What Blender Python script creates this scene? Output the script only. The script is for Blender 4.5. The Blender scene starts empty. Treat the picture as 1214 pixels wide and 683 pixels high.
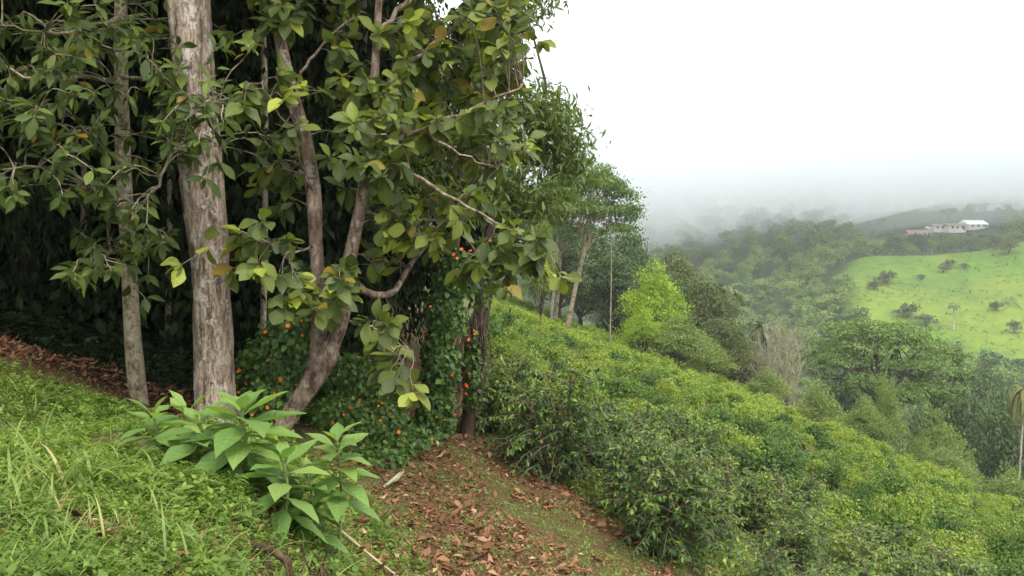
import bpy, math, random
import numpy as np
from mathutils import Vector, noise as mnoise

random.seed(5)
rng = np.random.default_rng(11)
sc = bpy.context.scene
COL = sc.collection
R = math.radians

# ------------------------------------------------------------------ camera geometry (eye at the origin, looking along +Y)
FPX, CX, CY, PITCH = 953.0, 607.0, 341.5, R(3.06)
def P(px, py, d):
    a, b = (px - CX) / FPX, (CY - py) / FPX
    Y = math.cos(PITCH) + b * math.sin(PITCH)
    Z = b * math.cos(PITCH) - math.sin(PITCH)
    return np.array([a * d / Y, d, Z * d / Y])
def px_size(n, d):
    return n * d / FPX

def sstep(a, b, x):
    t = np.clip((x - a) / (b - a), 0, 1)
    return t * t * (3 - 2 * t)
def unit(v):
    v = np.asarray(v, float)
    return v / np.maximum(np.linalg.norm(v, axis=-1, keepdims=True), 1e-9)

# ------------------------------------------------------------------ the lie of the land
def vnoise(x, y, s, seed=0):
    """cheap smooth 2-D noise, vectorised"""
    x = np.asarray(x, float) / s + seed * 17.13
    y = np.asarray(y, float) / s + seed * 9.71
    xi, yi = np.floor(x), np.floor(y)
    fx, fy = x - xi, y - yi
    fx, fy = fx * fx * (3 - 2 * fx), fy * fy * (3 - 2 * fy)
    def h(i, j):
        v = np.sin(i * 127.1 + j * 311.7) * 43758.5453
        return (v - np.floor(v)) * 2 - 1
    return ((h(xi, yi) * (1 - fx) + h(xi + 1, yi) * fx) * (1 - fy) + (h(xi, yi + 1) * (1 - fx) + h(xi + 1, yi + 1) * fx) * fy)

EDGE_U = [-0.5, -0.1, 0.0, 0.097, 0.255, 0.413, 0.63, 1.0, 2.0]
EDGE_Y = [150, 115, 92, 76, 60, 45, 35, 28, 22]
def field_edge(u):
    return np.interp(u, EDGE_U, EDGE_Y)
def bank_x(y):
    return np.interp(y, [0, 4, 6, 8, 11, 16, 30], [-0.7, -1.05, -1.45, -2.3, -2.5, -3.6, -8])
def height(x, y):
    x = np.asarray(x, float); y = np.asarray(y, float)
    xr = np.maximum(x, -45)
    slope = -2.6 - 0.353 * np.where(xr < 0, np.maximum(xr, -9) + 0.25 * np.minimum(xr + 9, 0), xr) - 0.042 * y
    xl = np.maximum(x, -26)
    bank = -1.1 - 0.1 * (xl + 2) - 0.22 * np.minimum(xl + 3.8, 0) - 0.145 * (np.clip(y, -2, 12) - 3) - 0.03 * np.maximum(y - 12, 0)
    bank = bank - 0.24 * np.exp(-((x + 3.1) / 1.2) ** 2 - ((y - 8.7) / 1.3) ** 2)
    bx = bank_x(y)
    w = sstep(bx - 0.55, bx + 0.6, x)
    w = w * sstep(-4, 3, y) + sstep(-1, 6, x) * (1 - sstep(-4, 3, y))
    h = bank * (1 - w) + slope * w
    h = h - 0.22 * np.exp(-(((x + 1.15) / .42) ** 2 + ((y - 4.1) / .8) ** 2))
    u = x / np.maximum(y, 1.0)
    over = np.maximum(y - field_edge(u), 0)
    h = h - 0.36 * over * sstep(0, 9, over)
    near_bumps = 0.05 * vnoise(x, y, 0.9, 1) + 0.03 * vnoise(x, y, 0.35, 2)
    h = h + near_bumps + 0.25 * vnoise(x, y, 7.0, 3) * sstep(10, 30, y)
    u2 = np.clip(x / np.maximum(y, 60.0), -1, 1)
    far = np.interp(y, [100, 160, 200, 250, 300, 345, 450, 600, 1000, 1500], [-47, -45, -37, -19, -4.0, -6, 8, 44, 150, 220])
    farw = np.interp(y, [100, 160, 200, 250, 300, 345, 450, 600, 1000, 1500], [-47, -45, -40, -26, -12, -2, 22, 60, 165, 230])
    kw = sstep(.45, .36, u2)
    far = far * (1 - kw) + farw * kw
    far = far + sstep(150, 300, y) * (np.interp(u2, [0.1, .3, .42, .52, .58, .64, .75], [-6, -2, 0, 0.6, 2.2, 6.2, 12]) * np.exp(-((y - 300) / 130) ** 2))
    far = far + sstep(180, 330, y) * (2.2 * vnoise(x, y, 45, 4) + 7 * vnoise(x, y, 130, 5) * sstep(330, 600, y))
    return np.maximum(h, far)
def H(x, y):
    return float(height(x, y))

# ------------------------------------------------------------------ mesh building
class MB:
    def __init__(self):
        self.v, self.f, self.uv, self.t, self.m, self.n = [], [], [], [], [], 0
    def add(self, V, F, UV=None, tint=0.5, mat=0):
        V = np.asarray(V, float).reshape(-1, 3); F = np.asarray(F, np.int64).reshape(-1, 4)
        self.v.append(V); self.f.append(F + self.n)
        self.uv.append(np.zeros((len(V), 2)) if UV is None else np.asarray(UV, float))
        self.t.append(np.broadcast_to(np.asarray(tint, float), (len(V),)).copy())
        self.m.append(np.full(len(F), mat, np.int32))
        self.n += len(V)
    def mesh(self, name, mats, off=(0, 0, 0), smooth=True):
        me = bpy.data.meshes.new(name)
        V = np.concatenate(self.v) - np.asarray(off, float); F = np.concatenate(self.f); UV = np.concatenate(self.uv)
        T = np.concatenate(self.t); M = np.concatenate(self.m)
        me.vertices.add(len(V)); me.vertices.foreach_set('co', V.astype(np.float32).ravel())
        me.loops.add(F.size); me.loops.foreach_set('vertex_index', F.astype(np.int32).ravel())
        me.polygons.add(len(F)); me.polygons.foreach_set('loop_start', np.arange(0, F.size, 4, dtype=np.int32))
        me.polygons.foreach_set('material_index', M)
        me.update(calc_edges=True)
        me.polygons.foreach_set('use_smooth', np.full(len(F), smooth))
        l = me.uv_layers.new(name='UVMap'); l.data.foreach_set('uv', UV[F.ravel()].astype(np.float32).ravel())
        a = me.attributes.new('tint', 'FLOAT', 'POINT'); a.data.foreach_set('value', T.astype(np.float32))
        for m in (mats if isinstance(mats, (list, tuple)) else [mats]): me.materials.append(m)
        me.validate(verbose=False)
        return me

def link(name, me, parent=None, loc=None):
    o = bpy.data.objects.new(name, me); COL.objects.link(o)
    if parent is not None: o.parent = parent
    if loc is not None: o.location = [float(v) for v in loc]
    return o
def tag(o, label=None, cat=None, group=None, kind=None):
    if label: o['label'] = label
    if cat: o['category'] = cat
    if group: o['group'] = group
    if kind: o['kind'] = kind
    return o
def thing(name, loc, label, cat, group=None):
    return tag(link(name, None, None, loc), label, cat, group)
def copy_tree(o, loc, rz=0.0, scale=(1, 1, 1), label=None, group=None):
    c = o.copy(); COL.objects.link(c)
    c.location = [float(v) for v in loc]; c.rotation_euler = (0, 0, rz); c.scale = scale
    if label: c['label'] = label
    if group: c['group'] = group
    for ch in KIDS.get(o.name, []):
        d = ch.copy(); COL.objects.link(d); d.parent = c
    return c
KIDS = {}
def part(name, me, parent):
    o = link(name, me, parent); KIDS.setdefault(parent.name, []).append(o); return o

# ---- tubes
def smooth_path(pts, n):
    pts = np.asarray(pts, float)
    k = len(pts)
    if k == 2: return pts[0] + (pts[1] - pts[0]) * np.linspace(0, 1, n)[:, None]
    t = np.linspace(0, k - 1, n); out = []
    for s in t:
        i = min(int(s), k - 2); f = s - i
        p0, p1, p2, p3 = pts[max(i - 1, 0)], pts[i], pts[i + 1], pts[min(i + 2, k - 1)]
        out.append(0.5 * ((2 * p1) + (-p0 + p2) * f + (2 * p0 - 5 * p1 + 4 * p2 - p3) * f * f + (-p0 + 3 * p1 - 3 * p2 + p3) * f ** 3))
    return np.array(out)
def tube(mb, pts, radii, ns=8, rough=0.0, mat=0, tint=0.5, seed=0, fis=0):
    pts = np.asarray(pts, float); k = len(pts)
    radii = np.interp(np.linspace(0, 1, k), np.linspace(0, 1, len(radii)), radii) if len(radii) != k else np.asarray(radii, float)
    tan = unit(np.gradient(pts, axis=0))
    ref = np.array([0.31, 0.95, 0.05]) if abs(tan[0][2]) > 0.6 else np.array([0, 0, 1.0])
    x = unit(np.cross(tan, ref)); y = np.cross(tan, x)
    th = np.linspace(0, 2 * np.pi, ns, endpoint=False)
    c, s = np.cos(th), np.sin(th)
    rad = radii[:, None] * np.ones((1, ns))
    if rough:
        cl = np.concatenate([[0], np.cumsum(np.linalg.norm(np.diff(pts, axis=0), axis=1))])
        r0 = radii.max()
        for q, (fa, fl, am) in enumerate(((2.0, 1.2, .5), (5.0, .5, .35), (11.0, .35, .2))):
            A, L = np.meshgrid(th, cl)
            rad = rad * (1 + rough * am * (vnoise(np.cos(A) * fa + 3, L / fl + np.sin(A) * fa, 1.0, seed + q)))
        if fis:
            A, L = np.meshgrid(th, cl)
            n1 = np.abs(vnoise(A * ns / 6.0, L * 1.6, 1.0, seed + 9))
            rad = rad * (1 - fis * np.exp(-(n1 / .12) ** 2))
    V = pts[:, None, :] + rad[:, :, None] * (x[:, None, :] * c[None, :, None] + y[:, None, :] * s[None, :, None])
    idx = np.arange(k * ns).reshape(k, ns)
    a = idx[:-1]; b = np.roll(idx, -1, axis=1)[:-1]; d = idx[1:]; e = np.roll(idx, -1, axis=1)[1:]
    F = np.stack([a, b, e, d], -1).reshape(-1, 4)
    UV = np.stack([np.broadcast_to(th / 6.283, (k, ns)), np.broadcast_to(np.linspace(0, 1, k)[:, None], (k, ns))], -1).reshape(-1, 2)
    mb.add(V.reshape(-1, 3), F, UV, tint, mat)

# ---- leaves: templates lie along +Y, face +Z
def leaf_tpl(rows, width, peak=0.45, fold=0.12, droop=0.15, wave=0.0, tip=1.0, lobed=False):
    V, UV = [], []
    for i in range(rows + 1):
        t = i / rows
        w = (t / peak) ** 0.75 if t < peak else max(0.0, 1 - ((t - peak) / (1 - peak)) ** (1.6 * tip))
        if i == 0: w = 0.06
        if i == rows: w = 0.02
        hw = 0.5 * width * w
        z = -droop * t * t + wave * math.sin(t * 9)
        V += [(-hw, t, z + fold * w * width + wave * math.sin(t * 14 + 1)), (0, t, z), (hw, t, z + fold * w * width + wave * math.sin(t * 13))]
        UV += [(0, t), (.5, t), (1, t)]
    F = []
    for i in range(rows):
        a = i * 3
        F += [(a, a + 1, a + 4, a + 3), (a + 1, a + 2, a + 5, a + 4)]
    return np.array(V), np.array(F), np.array(UV)
def strip_tpl(rows, width, bend):
    V, UV, F = [], [], []
    ang, y, z = 0.0, 0.0, 0.0
    for i in range(rows + 1):
        t = i / rows
        w = 0.5 * width * (0.75 + 0.5 * t if t < .4 else max(.03, .95 * (1 - ((t - .4) / .6) ** 1.5)))
        V += [(-w, y, z), (w, y, z)]; UV += [(0, t), (1, t)]
        ang = bend * (t + 1 / rows) ** 1.4
        y += math.cos(ang) / rows; z -= math.sin(ang) / rows
    for i in range(rows):
        a = i * 2; F.append((a, a + 1, a + 3, a + 2))
    return np.array(V), np.array(F), np.array(UV)
def place(mb, tpl, pos, ydir, nrm, size, tint=None, mat=0):
    TV, TF, TU = tpl
    N = len(pos)
    if N == 0: return
    y = unit(ydir); n = np.asarray(nrm, float)
    n = n - (n * y).sum(1, keepdims=True) * y
    bad = np.linalg.norm(n, axis=1) < 1e-3
    n[bad] = np.cross(y[bad], [1, 0.3, 0.2])
    n = unit(n); x = np.cross(y, n)
    size = np.broadcast_to(np.asarray(size, float), (N,))[:, None, None]
    V = pos[:, None, :] + size * (TV[None, :, 0:1] * x[:, None, :] + TV[None, :, 1:2] * y[:, None, :] + TV[None, :, 2:3] * n[:, None, :])
    k = len(TV)
    F = (TF[None] + (np.arange(N) * k)[:, None, None]).reshape(-1, 4)
    t = rng.random(N) if tint is None else np.broadcast_to(np.asarray(tint, float), (N,))
    mb.add(V.reshape(-1, 3), F, np.tile(TU, (N, 1)), np.repeat(t, k), mat)

L_SIMPLE = leaf_tpl(2, 0.5, 0.5, 0.12, 0.1)
L_NARROW = leaf_tpl(2, 0.26, 0.45, 0.12, 0.2)
L_MID = leaf_tpl(3, 0.46, 0.42, 0.14, 0.22)
L_COFFEE = leaf_tpl(4, 0.40, 0.45, 0.16, 0.22, 0.012)
L_BIG = [leaf_tpl(6, 0.58, 0.5, 0.32, 0.05, 0.03, 1.3), leaf_tpl(6, 0.6, 0.47, 0.16, 0.5, 0.025, 1.4), leaf_tpl(6, 0.62, 0.5, 0.10, 0.16, 0.012, 1.5), leaf_tpl(6, 0.56, 0.48, 0.2, 0.3, 0.018, 1.4), leaf_tpl(6, 0.66, 0.52, 0.04, 0.05, 0.02, 1.6)]
L_OVAL = [leaf_tpl(5, 0.46, 0.5, 0.12, 0.2, 0.01, 1.1), leaf_tpl(5, 0.42, 0.46, 0.2, 0.35, 0.012, 1.0)]
L_TOBACCO = [leaf_tpl(8, 0.54, 0.44, 0.14, 0.22, 0.012, 0.85), leaf_tpl(8, 0.58, 0.42, 0.10, 0.42, 0.016, 0.85), leaf_tpl(8, 0.48, 0.44, 0.22, 0.08, 0.012, 0.85)]
L_HEART = leaf_tpl(4, 0.8, 0.3, 0.08, 0.18, 0, 0.9)
L_DRY = [leaf_tpl(4, 0.5, 0.45, 0.35, 0.25, 0.03), leaf_tpl(4, 0.42, 0.5, -0.3, -0.3, 0.04), leaf_tpl(4, 0.55, 0.45, 0.5, -0.25, 0.05)]

def rand_dirs(n, zmin=-1.0, zmax=1.0):
    z = rng.uniform(zmin, zmax, n); a = rng.uniform(0, 2 * np.pi, n); r = np.sqrt(np.maximum(0, 1 - z * z))
    return np.stack([r * np.cos(a), r * np.sin(a), z], 1)

def crown(mb, lobes, n_clumps, per, clump_r, leaf, tpl, up=0.7, out=0.6, droop=0.2, zmin=-0.45, fill=0.35, flat=0.6, tintw=0.35):
    L = np.array(lobes, float)                       # cx cy cz rx ry rz
    wts = L[:, 3] * L[:, 4] + L[:, 3] * L[:, 5]; wts /= wts.sum()
    k = rng.choice(len(L), n_clumps, p=wts)
    d = rand_dirs(n_clumps, zmin, 1.0)
    f = 1.0 - fill * rng.random(n_clumps) ** 1.6
    c = L[k, :3] + d * L[k, 3:] * f[:, None]
    ct = rng.random(n_clumps)
    pos = np.repeat(c, per, 0) + rng.normal(0, 1, (n_clumps * per, 3)) * clump_r * np.array([1, 1, flat])
    dd = np.repeat(d, per, 0)
    rr = rand_dirs(len(pos))
    nrm = unit(dd * out + np.array([0, 0, up]) + rr * 0.75)
    yd = unit(rand_dirs(len(pos)) + dd * 0.5 - np.array([0, 0, droop * 2]))
    s = leaf * rng.uniform(0.65, 1.3, len(pos))
    tint = np.clip(np.repeat(ct, per) * (1 - tintw) + tintw * rng.random(len(pos)), 0, 1)
    place(mb, tpl, pos - yd * s[:, None] * .5, yd, nrm, s, tint)
    return c

# ------------------------------------------------------------------ materials
def new_mat(name):
    m = bpy.data.materials.new(name); m.use_nodes = True
    nt = m.node_tree; nt.nodes.clear()
    out = nt.nodes.new('ShaderNodeOutputMaterial')
    return m, nt, out
def N_(nt, typ, **kw):
    n = nt.nodes.new(typ)
    for k, v in kw.items(): setattr(n, k, v)
    return n
def ramp(nt, fac, stops, interp='LINEAR'):
    r = N_(nt, 'ShaderNodeValToRGB'); r.color_ramp.interpolation = interp
    el = r.color_ramp.elements
    while len(el) < len(stops): el.new(0.5)
    for e, (p, c) in zip(el, stops):
        e.position = p; e.color = (*c, 1) if len(c) == 3 else c
    if fac is not None: nt.links.new(fac, r.inputs[0])
    return r
def math_(nt, op, a, b=None, clamp=False):
    n = N_(nt, 'ShaderNodeMath', operation=op); n.use_clamp = clamp
    for i, v in enumerate((a, b)):
        if v is None: continue
        if isinstance(v, (int, float)): n.inputs[i].default_value = v
        else: nt.links.new(v, n.inputs[i])
    return n.outputs[0]
def mix_(nt, fac, a, b, mode='MIX'):
    n = N_(nt, 'ShaderNodeMix', data_type='RGBA', blend_type=mode)
    for i, v in ((0, fac), (6, a), (7, b)):
        if isinstance(v, (int, float)): n.inputs[i].default_value = v
        elif isinstance(v, tuple): n.inputs[i].default_value = (*v, 1)
        else: nt.links.new(v, n.inputs[i])
    return n.outputs[2]

def leaf_mat(name, stops, rough=0.45, spec=0.35, trans=0.3, veins=0.0, spots=0.0, yellow=0.0, objvar=0.15):
    m, nt, out = new_mat(name)
    geo = N_(nt, 'ShaderNodeNewGeometry'); at = N_(nt, 'ShaderNodeAttribute', attribute_name='tint'); oi = N_(nt, 'ShaderNodeObjectInfo')
    f = math_(nt, 'ADD', math_(nt, 'MULTIPLY', at.outputs['Fac'], 0.6), math_(nt, 'MULTIPLY', geo.outputs['Random Per Island'], 0.4))
    f = math_(nt, 'ADD', f, math_(nt, 'MULTIPLY', math_(nt, 'SUBTRACT', oi.outputs['Random'], 0.5), objvar), clamp=True)
    col = ramp(nt, f, stops).outputs[0]
    if yellow:
        r2 = math_(nt, 'FRACT', math_(nt, 'MULTIPLY', geo.outputs['Random Per Island'], 37.7))
        y = ramp(nt, r2, [(1 - yellow, (0, 0, 0)), (1 - yellow + .01, (1, 1, 1))]).outputs[0]
        col = mix_(nt, y, col, (0.20, 0.15, 0.02))
    bump = None
    if veins or spots:
        uv = N_(nt, 'ShaderNodeUVMap'); sep = N_(nt, 'ShaderNodeSeparateXYZ'); nt.links.new(uv.outputs[0], sep.inputs[0])
        dx = math_(nt, 'ABSOLUTE', math_(nt, 'SUBTRACT', sep.outputs[0], 0.5))
        if veins:
            mid = ramp(nt, dx, [(0.0, (1, 1, 1)), (0.05, (0, 0, 0))]).outputs[0]
            sv = math_(nt, 'SINE', math_(nt, 'MULTIPLY', math_(nt, 'SUBTRACT', sep.outputs[1], math_(nt, 'MULTIPLY', dx, 0.45)), 50.0))
            side = ramp(nt, sv, [(0.80, (0, 0, 0)), (1.0, (.22, .22, .22))]).outputs[0]
            vn = mix_(nt, 1.0, mid, side, 'LIGHTEN')
            lighter = mix_(nt, 1.0, col, (1.7, 1.6, 1.4), 'MULTIPLY')
            col = mix_(nt, math_(nt, 'MULTIPLY', vn, veins), col, lighter)
            b = N_(nt, 'ShaderNodeBump'); b.inputs['Strength'].default_value = 0.16; b.inputs['Distance'].default_value = 0.01
            nt.links.new(sv, b.inputs['Height']); bump = b.outputs[0]
        if spots:
            tc = N_(nt, 'ShaderNodeTexCoord'); no = N_(nt, 'ShaderNodeTexNoise'); no.inputs['Scale'].default_value = 26
            nt.links.new(tc.outputs['Object'], no.inputs['Vector'])
            sp = ramp(nt, no.outputs['Fac'], [(0.62, (0, 0, 0)), (0.7, (1, 1, 1))]).outputs[0]
            col = mix_(nt, math_(nt, 'MULTIPLY', sp, spots), col, (0.16, 0.10, 0.035))
    p = N_(nt, 'ShaderNodeBsdfPrincipled'); nt.links.new(col, p.inputs['Base Color'])
    p.inputs['Roughness'].default_value = rough; p.inputs['Specular IOR Level'].default_value = spec
    t = N_(nt, 'ShaderNodeBsdfTranslucent')
    tcol = mix_(nt, 1.0, col, (1.35, 1.5, 0.55), 'MULTIPLY'); nt.links.new(tcol, t.inputs['Color'])
    if bump: nt.links.new(bump, p.inputs['Normal'])
    mx = N_(nt, 'ShaderNodeMixShader'); mx.inputs[0].default_value = trans
    nt.links.new(p.outputs[0], mx.inputs[1]); nt.links.new(t.outputs[0], mx.inputs[2]); nt.links.new(mx.outputs[0], out.inputs['Surface'])
    return m

def bark_mat(name, dark, mid, lichen, amount=0.5, zs=0.25, scale=9.0, moss=0.0, bump=0.6):
    m, nt, out = new_mat(name)
    tc = N_(nt, 'ShaderNodeTexCoord'); mp = N_(nt, 'ShaderNodeMapping'); mp.inputs['Scale'].default_value = (1, 1, zs)
    nt.links.new(tc.outputs['Object'], mp.inputs['Vector'])
    n1 = N_(nt, 'ShaderNodeTexNoise'); n1.inputs['Scale'].default_value = scale; n1.inputs['Detail'].default_value = 8; n1.inputs['Roughness'].default_value = .7
    nt.links.new(mp.outputs[0], n1.inputs['Vector'])
    base = ramp(nt, n1.outputs['Fac'], [(0.40, dark), (0.50, mid), (0.62, tuple(min(1, c * 1.35) for c in mid))]).outputs[0]
    n2 = N_(nt, 'ShaderNodeTexNoise'); n2.inputs['Scale'].default_value = 6.5; n2.inputs['Detail'].default_value = 6; n2.inputs['Roughness'].default_value = .75
    nt.links.new(tc.outputs['Object'], n2.inputs['Vector'])
    n3 = N_(nt, 'ShaderNodeTexVoronoi'); n3.inputs['Scale'].default_value = 22
    nt.links.new(tc.outputs['Object'], n3.inputs['Vector'])
    lm = ramp(nt, n2.outputs['Fac'], [(0.60 - amount * .18, (0, 0, 0)), (0.66 - amount * .14, (1, 1, 1))]).outputs[0]
    col = mix_(nt, math_(nt, 'MULTIPLY', lm, 0.75), base, lichen)
    n4 = N_(nt, 'ShaderNodeTexNoise'); n4.inputs['Scale'].default_value = 1.7; n4.inputs['Detail'].default_value = 7
    mp4 = N_(nt, 'ShaderNodeMapping'); mp4.inputs['Location'].default_value = (3.3, 1.2, 5); nt.links.new(tc.outputs['Object'], mp4.inputs[0]); nt.links.new(mp4.outputs[0], n4.inputs['Vector'])
    st = ramp(nt, n4.outputs['Fac'], [(0.52, (0, 0, 0)), (0.66, (1, 1, 1))]).outputs[0]
    col = mix_(nt, math_(nt, 'MULTIPLY', st, 0.55), col, tuple(c * .8 for c in dark))
    if moss:
        col = mix_(nt, math_(nt, 'MULTIPLY', st, moss), col, (0.07, 0.09, 0.02))
    n5 = N_(nt, 'ShaderNodeTexVoronoi', feature='DISTANCE_TO_EDGE'); n5.inputs['Scale'].default_value = scale * 1.6
    mp5 = N_(nt, 'ShaderNodeMapping'); mp5.inputs['Scale'].default_value = (1, 1, max(zs, .2)); dn = N_(nt, 'ShaderNodeVectorMath', operation='MULTIPLY_ADD'); dn.inputs[1].default_value = (.12, .12, .12)
    nt.links.new(n2.outputs['Color'], dn.inputs[0]); nt.links.new(tc.outputs['Object'], dn.inputs[2]); nt.links.new(dn.outputs[0], mp5.inputs[0]); nt.links.new(mp5.outputs[0], n5.inputs['Vector'])
    ck = ramp(nt, n5.outputs['Distance'], [(0.0, (1, 1, 1)), (.07, (0, 0, 0))]).outputs[0]
    col = mix_(nt, math_(nt, 'MULTIPLY', ck, .32), col, tuple(c * .6 for c in dark))
    p = N_(nt, 'ShaderNodeBsdfPrincipled'); p.inputs['Roughness'].default_value = .88; p.inputs['Specular IOR Level'].default_value = .15
    nt.links.new(col, p.inputs['Base Color'])
    b = N_(nt, 'ShaderNodeBump'); b.inputs['Strength'].default_value = bump; b.inputs['Distance'].default_value = 0.03
    hgt = math_(nt, 'SUBTRACT', math_(nt, 'ADD', n1.outputs['Fac'], math_(nt, 'MULTIPLY', n3.outputs['Distance'], .25)), math_(nt, 'MULTIPLY', ck, .5))
    nt.links.new(hgt, b.inputs['Height']); nt.links.new(b.outputs[0], p.inputs['Normal'])
    nt.links.new(p.outputs[0], out.inputs['Surface'])
    return m
def flat_mat(name, col, rough=0.7, spec=0.2, var=0.2, scale=6):
    m, nt, out = new_mat(name)
    tc = N_(nt, 'ShaderNodeTexCoord'); n1 = N_(nt, 'ShaderNodeTexNoise'); n1.inputs['Scale'].default_value = scale; n1.inputs['Detail'].default_value = 6
    nt.links.new(tc.outputs['Object'], n1.inputs['Vector'])
    c = ramp(nt, n1.outputs['Fac'], [(0.3, tuple(v * (1 - var) for v in col)), (0.7, tuple(min(1, v * (1 + var)) for v in col))]).outputs[0]
    p = N_(nt, 'ShaderNodeBsdfPrincipled'); p.inputs['Roughness'].default_value = rough; p.inputs['Specular IOR Level'].default_value = spec
    nt.links.new(c, p.inputs['Base Color']); nt.links.new(p.outputs[0], out.inputs['Surface'])
    return m

M = {}
M['big'] = leaf_mat('big_leaf', [(0.0, (.028, .044, .014)), (.35, (.075, .105, .026)), (.62, (.165, .20, .036)), (.92, (.36, .41, .05))], .48, .26, .32, .5, .3, .025)
M['oval'] = leaf_mat('oval_leaf', [(0.0, (.024, .042, .011)), (.42, (.058, .088, .018)), (.75, (.115, .16, .026)), (.95, (.24, .32, .035))], .5, .22, .25, .4, .15, .03)
M['fine'] = leaf_mat('fine_leaf', [(0, (.035, .058, .016)), (.55, (.085, .12, .028)), (1, (.19, .22, .045))], .5, .3, .3)
M['forest'] = leaf_mat('shade_toned_forest_leaf', [(0, (.005, .009, .004)), (.6, (.012, .020, .008)), (1, (.032, .05, .016))], .8, .04, .05)  # leaf colour lowered to near black, the forest's shade put into it
M['canopy'] = leaf_mat('canopy_leaf', [(0, (.02, .035, .012)), (.6, (.04, .06, .02)), (1, (.06, .09, .03))], .5, .25, .12)
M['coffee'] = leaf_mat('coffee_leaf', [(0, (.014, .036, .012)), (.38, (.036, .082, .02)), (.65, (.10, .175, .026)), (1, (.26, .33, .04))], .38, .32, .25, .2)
M['coffee_far'] = leaf_mat('coffee_leaf_far', [(0, (.026, .064, .018)), (.45, (.088, .16, .026)), (1, (.24, .30, .04))], .55, .2, .3, objvar=.8)
M['scrub'] = leaf_mat('scrub_leaf', [(0, (.09, .15, .026)), (.45, (.165, .235, .04)), (.8, (.28, .32, .07)), (1, (.36, .28, .15))], .6, .2, .35)
M['weed'] = leaf_mat('weed_leaf', [(0, (.06, .10, .018)), (.5, (.125, .20, .034)), (.85, (.24, .31, .055)), (1, (.33, .33, .09))], .5, .3, .35)
M['grass'] = leaf_mat('grass_blade', [(0, (.06, .125, .03)), (.55, (.165, .24, .055)), (.85, (.28, .31, .09)), (1, (.42, .34, .17))], .5, .3, .35)
M['tobacco'] = leaf_mat('broad_leaf', [(0, (.05, .105, .03)), (.5, (.135, .23, .06)), (1, (.28, .36, .10))], .5, .3, .35, .45, .0)
M['vine'] = leaf_mat('vine_leaf', [(0, (.020, .05, .012)), (.6, (.06, .115, .022)), (1, (.14, .22, .035))], .5, .3, .28)
M['dry'] = leaf_mat('dry_leaf', [(0, (.055, .028, .016)), (.4, (.15, .068, .034)), (.75, (.27, .135, .07)), (1, (.42, .29, .16))], .7, .2, .1)
M['lime'] = leaf_mat('lime_leaf', [(0, (.08, .14, .018)), (.5, (.19, .28, .026)), (1, (.33, .40, .045))], .5, .25, .4)
M['pasture'] = leaf_mat('pasture_leaf', [(0, (.042, .088, .014)), (.5, (.09, .165, .018)), (1, (.16, .20, .03))], .6, .2, .1)
M['pale'] = leaf_mat('pale_leaf', [(0, (.075, .115, .03)), (.5, (.15, .20, .05)), (1, (.25, .29, .09))], .55, .25, .35)
M['mid'] = leaf_mat('mid_leaf', [(0, (.03, .055, .018)), (.55, (.06, .10, .03)), (1, (.13, .17, .045))], .5, .3, .28)
M['olive'] = leaf_mat('olive_leaf', [(0, (.04, .055, .018)), (.55, (.085, .105, .03)), (1, (.17, .17, .05))], .5, .3, .28)
M['umb'] = leaf_mat('umbrella_leaf', [(0, (.035, .075, .018)), (.5, (.09, .15, .035)), (1, (.22, .28, .07))], .55, .2, .28)
M['hill'] = leaf_mat('hill_leaf', [(0, (.022, .055, .018)), (.5, (.065, .125, .035)), (1, (.18, .24, .05))], .6, .2, .25, objvar=.75)
M['palm'] = leaf_mat('palm_leaf', [(0, (.035, .06, .018)), (.6, (.07, .10, .03)), (1, (.15, .16, .05))], .45, .4, .2)
M['drypalm'] = leaf_mat('dry_palm_leaf', [(0, (.07, .09, .025)), (.5, (.13, .145, .04)), (1, (.25, .22, .08))], .5, .3, .25)
M['bark_main'] = bark_mat('bark_main', (.12, .088, .062), (.32, .25, .185), (.55, .51, .44), .42, .14, 16, 0, .8)
M['bark_slim'] = bark_mat('bark_slim', (.085, .068, .04), (.26, .215, .14), (.40, .37, .28), .42, .6, 12, .5)
M['bark_lean'] = bark_mat('bark_lean', (.055, .038, .028), (.20, .145, .105), (.38, .33, .27), .45, .3, 12)
M['bark_dark'] = bark_mat('bark_dark', (.03, .022, .016), (.085, .062, .045), (.17, .15, .12), .25, .3, 10)
M['bark_pale'] = bark_mat('bark_pale', (.15, .125, .09), (.33, .29, .22), (.45, .42, .36), .5, .3, 5)
M['twig'] = flat_mat('twig_bark', (.13, .10, .06), .8, .2, .4, 20)
M['stem'] = flat_mat('green_stem', (.13, .17, .05), .6, .3, .3, 20)
M['tan'] = flat_mat('dry_twig', (.36, .30, .19), .85, .1, .3, 4)
M['root'] = flat_mat('root_wood', (.07, .045, .028), .95, .05, .6, 18)
M['white'] = flat_mat('white_wall', (.66, .66, .63), .8, .2, .05, 1)
M['tin'] = flat_mat('white_roof', (.80, .80, .79), .5, .3, .06, 1)
M['tile'] = flat_mat('tile_roof', (.27, .17, .13), .8, .2, .3, 2)
M['glass'] = flat_mat('dark_window', (.03, .035, .04), .2, .5, .1, 1)
M['wood'] = flat_mat('brown_door', (.12, .07, .04), .7, .2, .2, 3)

def flower_mat():
    m, nt, out = new_mat('orange_petal')
    at = N_(nt, 'ShaderNodeAttribute', attribute_name='tint')
    c = ramp(nt, at.outputs['Fac'], [(0.0, (.012, .004, .006)), (.1, (.012, .004, .006)), (.14, (.75, .10, .012)), (1, (.85, .17, .015))]).outputs[0]
    p = N_(nt, 'ShaderNodeBsdfPrincipled'); p.inputs['Roughness'].default_value = .6; nt.links.new(c, p.inputs['Base Color'])
    nt.links.new(p.outputs[0], out.inputs['Surface'])
    return m
M['flower'] = flower_mat()

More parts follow.
